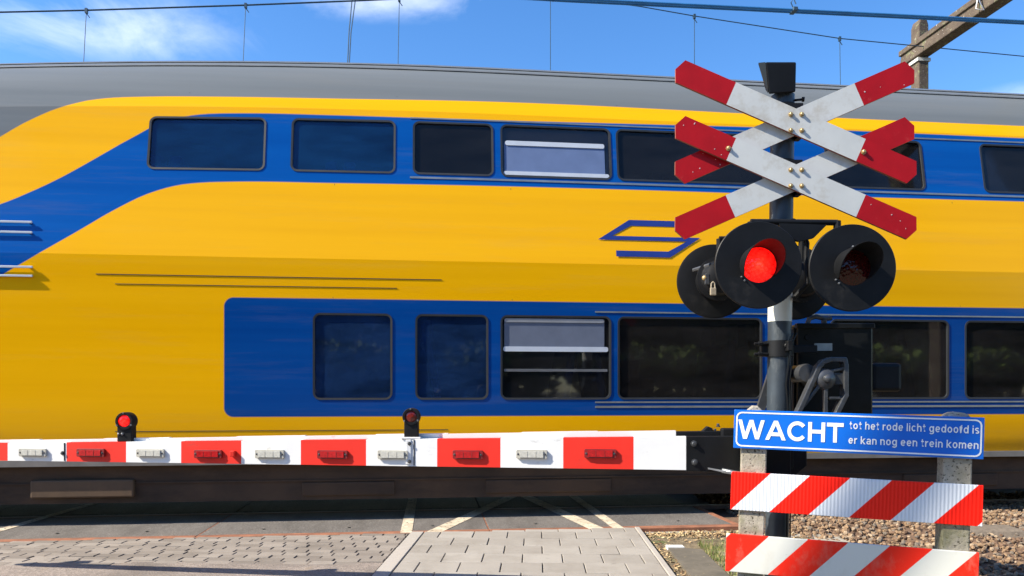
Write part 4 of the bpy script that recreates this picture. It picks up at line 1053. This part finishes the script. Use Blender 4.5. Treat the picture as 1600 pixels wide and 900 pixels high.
def stripes_mat(name, rc, wc, z0, ribs, dirty):
    g = G(name); X,Y_,Z_ = g.xyz(); s_ = g.math('SUBTRACT', g.math('SUBTRACT', X, XA), g.math('MULTIPLY', g.math('SUBTRACT', Z_, z0), .96))
    k = g.math('MODULO', g.math('ADD', g.math('DIVIDE', s_, .2055), 3.0), 2.0)
    isw = g.math('SUBTRACT', g.ramp(k,.985,1.0), g.ramp(k,1.985,2.0))
    c = g.mix(isw, rc, wc)
    if dirty:
        c = g.mix(g.math('MULTIPLY',g.ramp(g.noise(6,8,.75,(1,1,.6)),.5,.8),.5), c, (.40,.36,.27)); c = g.mix(g.ramp(g.noise(24,5,.6,(.5,1,2)),.70,.73), c, (.08,.09,.05))
    g.set('Base Color', c); g.set('Roughness', .42); g.set('Specular IOR Level', .3)
    if ribs:
        w = N(g.t,'ShaderNodeTexWave'); w.wave_type='BANDS'; w.bands_direction='X'; w.inputs['Scale'].default_value = 17; w.inputs['Distortion'].default_value = .3
        g.t.links.new(g.co, w.inputs['Vector']); g.bump(w.outputs['Fac'], .35, .004)
    return g.m
ZS = .1075
z_s, z_1, z_2 = 1.052, .700, .347
bd = slab(z_1-ZS,z_1+ZS,XA-.004,XB+.004).build('striped_board', stripes_mat('striped_reflective',(.86,.012,.004),(.66,.69,.73),z_1-ZS,True,False), fence, bevel=.003)
bd['label'] = 'cleaner upper board with ribbed sheen'
bd = slab(z_2-ZS,z_2+ZS,XA-.022,XB-.006).build('striped_board', stripes_mat('striped_dirty',(.78,.020,.007),(.60,.60,.55),z_2-ZS,False,True), fence, bevel=.003)
bd['label'] = 'dirtier lower board'
blue = paint('sign_blue', (.002,.13,.60), .32, var=.05, dirt=(.02,.16,.6), dlo=.6, dhi=.8, dscale=10)
signw = paint('sign_white', (.78,.80,.80), .35, var=.04)
sg_ = slab(z_s-.109,z_s+.109,XA+.003,XB+.0).build('text_sign', blue, fence, bevel=.003)
# white border line
m_ = MB(); O = rounded(XA+.014,XB-.011,z_s-.098,z_s+.098,.032); I_ = rounded(XA+.022,XB-.019,z_s-.090,z_s+.090,.025); k=len(O)
vs_ = [Vector((x,-.0022,z)) for x,z in O]+[Vector((x,-.0022,z)) for x,z in I_]
m_.add(vs_, [(i,(i+1)%k,k+(i+1)%k,k+i) for i in range(k)]); m_.build('border_line', signw, sg_)
def arc(cx,cy,rx,ry,a0,a1,n=14): return [(cx+rx*cos(radians(a0+(a1-a0)*k/n)), cy+ry*sin(radians(a0+(a1-a0)*k/n))) for k in range(n+1)]
def glyphs(t):                               # grotesque letters as pen strokes, cap height 1
    h = t/2; x = .74; G_ = {}
    ro = (.29-h, x/2-h+.005); o = arc(.29,x/2,ro[0],ro[1],0,360,28)
    def arch(x0,w,top): return [(x0,top*.55)]+arc(x0+w/2,x-h-(w/2)*.95,w/2,(w/2)*.95,180,0,12)+[(x0+w,0)]
    G_['o'] = (.58,[o]); G_['c'] = (.54,[arc(.29,x/2,*ro,42,318,24)])
    G_['e'] = (.57,[arc(.29,x/2,*ro,0,318,26),[(h,x/2),(.58-h,x/2)]])
    G_['d'] = (.60,[o,[(.60-h,0),(.60-h,1)]])
    G_['g'] = (.60,[o,[(.60-h,x)]+[(.60-h,.0)]+arc(.29,-.03,.31-h,.21-h*.4,0,-150,12)])
    G_['h'] = (.56,[[(h,0),(h,1)],arch(h,.56-t,x)]); G_['n'] = (.56,[[(h,0),(h,x)],arch(h,.56-t,x)])
    G_['m'] = (.86,[[(h,0),(h,x)],arch(h,(.86-t)/2,x),arch(h+(.86-t)/2,(.86-t)/2,x)])
    G_['r'] = (.36,[[(h,0),(h,x)],[(h,x*.5)]+arc(.36,x*.5,.36-h,x*.5-h,180,88,8)])
    G_['l'] = (t,[[(h,0),(h,1)]]); G_['i'] = (t,[[(h,0),(h,x)],[(h,.86),(h,1)]])
    G_['t'] = (.34,[[(.15,.94),(.15,.16)]+arc(.15+.13,.18,.13,.18-h,180,285,6),[(0,x-h),(.33,x-h)]])
    G_['f'] = (.34,[[(.15,0),(.15,.80)]+arc(.30,.80,.15,.2-h,180,85,6),[(0,x-h),(.33,x-h)]])
    G_['k'] = (.56,[[(h,0),(h,1)],[(h,.26),(.50,x)],[(.20,.40),(.51,0)]])
    G_['s'] = (.52,[arc(.26,x*.72,.26-h,x*.28-h*.9,35,270,14)+arc(.26,x*.27,.26-h,x*.27-h*.9,90,-145,14)[1:]])
    G_['a'] = (.56,[arc(.28,x-.24,.24-h*.6,.24-h,160,0,12)+[(.52-h,.1),(.56-h*.6,0)], [(.52-h,x*.56)]+arc(.26,x*.30,.26-h,x*.28-h*.7,75,330,18)])
    G_['W'] = (1.36,[[(h*.8,1),(.36,0)],[(.36,0),(.68,1)],[(.68,1),(1.0,0)],[(1.0,0),(1.36-h*.8,1)]])
    G_['A'] = (1.04,[[(h*.9,0),(.52,1)],[(.52,1),(1.04-h*.9,0)],[(.24,.30),(.80,.30)]])
    G_['C'] = (.98,[arc(.51,.5,.51-h,.5-h+.01,38,322,30)]); G_['H'] = (.86,[[(h,0),(h,1)],[(.86-h,0),(.86-h,1)],[(h,.52),(.86-h,.52)]])
    G_['T'] = (.84,[[(0,1-h),(.84,1-h)],[(.42,0),(.42,1-h)]])
    return G_
def lettering(text, x0, x1, z0, z1, t, gap, name='lettering'):
    gl = glyphs(t); pen = 0; S_ = []
    for ch in text:
        if ch == ' ': pen += .30; continue
        w, st = gl[ch]
        for p in st: S_.append([(a+pen,b) for a,b in p])
        pen += w+gap
    pen -= gap; kx = (x1-x0)/pen; kz = z1-z0; m_ = MB()
    for n_,p in enumerate(S_):
        closed = len(p) > 5 and abs(p[0][0]-p[-1][0])+abs(p[0][1]-p[-1][1]) < 1e-6
        L_,R_2 = stroke(p, t)
        if closed: 
            d_ = (Vector(p[1])-Vector(p[-2])).normalized(); nn_ = Vector((-d_.y,d_.x))*t/2; q_ = Vector(p[0]); L_[0]=L_[-1]=q_+nn_; R_2[0]=R_2[-1]=q_-nn_
        vert = abs(p[0][0]-p[1][0]) > .03 and len(p) == 2 and abs(p[0][1]-p[1][1]) > .3
        if vert:                              # slanted legs end flat on the line
            dx_ = p[1][0]-p[0][0]; dy_ = p[1][1]-p[0][1]; hw_ = t/2*sqrt(dx_*dx_+dy_*dy_)/abs(dy_)
            L_ = [Vector((a-hw_,b)) for a,b in p]; R_2 = [Vector((a+hw_,b)) for a,b in p]
        y_ = -.0022-.00006*(n_%6)
        vs_ = [Vector((x0+q.x*kx,y_,z0+q.y*kz)) for q in L_]+[Vector((x0+q.x*kx,y_,z0+q.y*kz)) for q in R_2]; k_ = len(L_)
        m_.add(vs_, [(i,i+1,k_+i+1,k_+i) for i in range(k_-1)])
    return m_.build(name, signw, sg_)
def sx(px): # column -> local x on the fence face
    t_ = (px-800)/F; return (t_*4.0-1.878)/(cos(YW)-t_*sin(YW))
lettering('WACHT', sx(1151), sx(1315), z_s-.054, z_s+.054, .192, .085)
lettering('tot het rode licht gedoofd is', sx(1324), sx(1526.5), z_s+.024, z_s+.066, .148, .15)
lettering('er kan nog een trein komen', sx(1323), sx(1526), z_s-.056, z_s-.014, .148, .15)

# ================================================================== BEHIND THE CAMERA (seen mirrored in the windows)
lf = [paint('leaf_%s'%a_, c_, .7, var=.35, scale=3) for a_,c_ in (('dark',(.022,.036,.009)),('mid',(.040,.060,.014)),('olive',(.055,.07,.02)))]
def crown(mb_, c, r, n, rn):
    for i in range(n):
        d = Vector((rn.gauss(0,1),rn.gauss(0,1),rn.gauss(0,1))).normalized(); rr_ = rn.random()**.4
        p_ = Vector(c)+Vector((d.x*r[0],d.y*r[1],d.z*r[2]))*rr_*(1+.25*mnoise.noise(d*2.3+Vector(c)))
        a_ = Vector((rn.gauss(0,1),rn.gauss(0,1),rn.gauss(0,1))).normalized(); b_ = a_.orthogonal().normalized(); s_ = rn.uniform(.5,1.0)
        mb_.add([p_-a_*s_,p_+b_*s_*.6,p_+a_*s_,p_-b_*s_*.6],[(0,1,2,3)], rn.randrange(3))
rn = random.Random(21); mb = MB(); 
for i in range(24):
    x_ = -60+i*5.2+rn.uniform(-1,1); h_ = rn.uniform(11,17); crown(mb,(x_,-42-rn.uniform(0,6),h_*.5),(4.6,3,h_*.52),1500,rn)
lf.append(paint('leaf_sunlit', (.13,.19,.03), .7, var=.4, scale=3))
for x_,w_,zz in ((7.5,1.6,2.75),(9.5,1.5,2.6),(3.0,1.5,2.6),(-1.5,2.2,2.6),(14,2,2.8),(17.5,2.4,2.7),(-7,2,2.6),(22,2,2.7)):
    k0 = len(mb.m); crown(mb,(x_*1.25,-14,zz),(w_,.8,.55),900,rn); mb.m[k0:] = [3 if q_!=1 else 1 for q_ in mb.m[k0:]]
    for q_ in range(k0,len(mb.f)):
        c_ = sum((Vector(mb.v[i_]) for i_ in mb.f[q_]), Vector())/4
        for i_ in mb.f[q_]: mb.v[i_] = tuple(c_+(Vector(mb.v[i_])-c_)*.28)
me = bpy.data.meshes.new('woodland'); me.from_pydata(mb.v,[],mb.f)
for m__ in lf: me.materials.append(m__)
me.polygons.foreach_set('material_index', mb.m); wl = bpy.data.objects.new('woodland', me); COL.objects.link(wl)
tag(wl, 'dark green belt of trees mirrored in the lower train windows', 'trees', kind='stuff')

# added unseen trunk, leaned to cast the soft shadow across the fence
qa = at(1462,690,3.93)+TO_SUN*15.5; qb = at(1322,875,4.02)+TO_SUN*13.2; qd = (qa-qb)/(qa.z-qb.z)
tb = qb-qd*qb.z
tr_ = empty('tree', (tb.x,tb.y,-.05)); tag(tr_, 'leaning bare tree left of the picture whose shadow crosses the fence boards', 'tree')
def tk(z): return qd*z+Vector((.06*sin(z*.9),0,0))
bark = paint('bark', (.10,.075,.05), .9, var=.3, scale=10, bump=.6)
mb = MB(); mb.tube([tk(z) for z in (0,2,4,6,8,10,12,13.5)], [.17,.14,.12,.105,.105,.125,.125,.10], 14); mb.build('trunk', bark, tr_)
for dx_,dy_ in ((.5,.1),(-.45,-.3)):
    p_ = tk(13.4); mb = MB(); mb.tube([p_, p_+Vector((dx_,dy_,.8)), p_+Vector((dx_*1.7,dy_*2,2.0))], [.055,.04,.02], 8); mb.build('limb', bark, tr_)
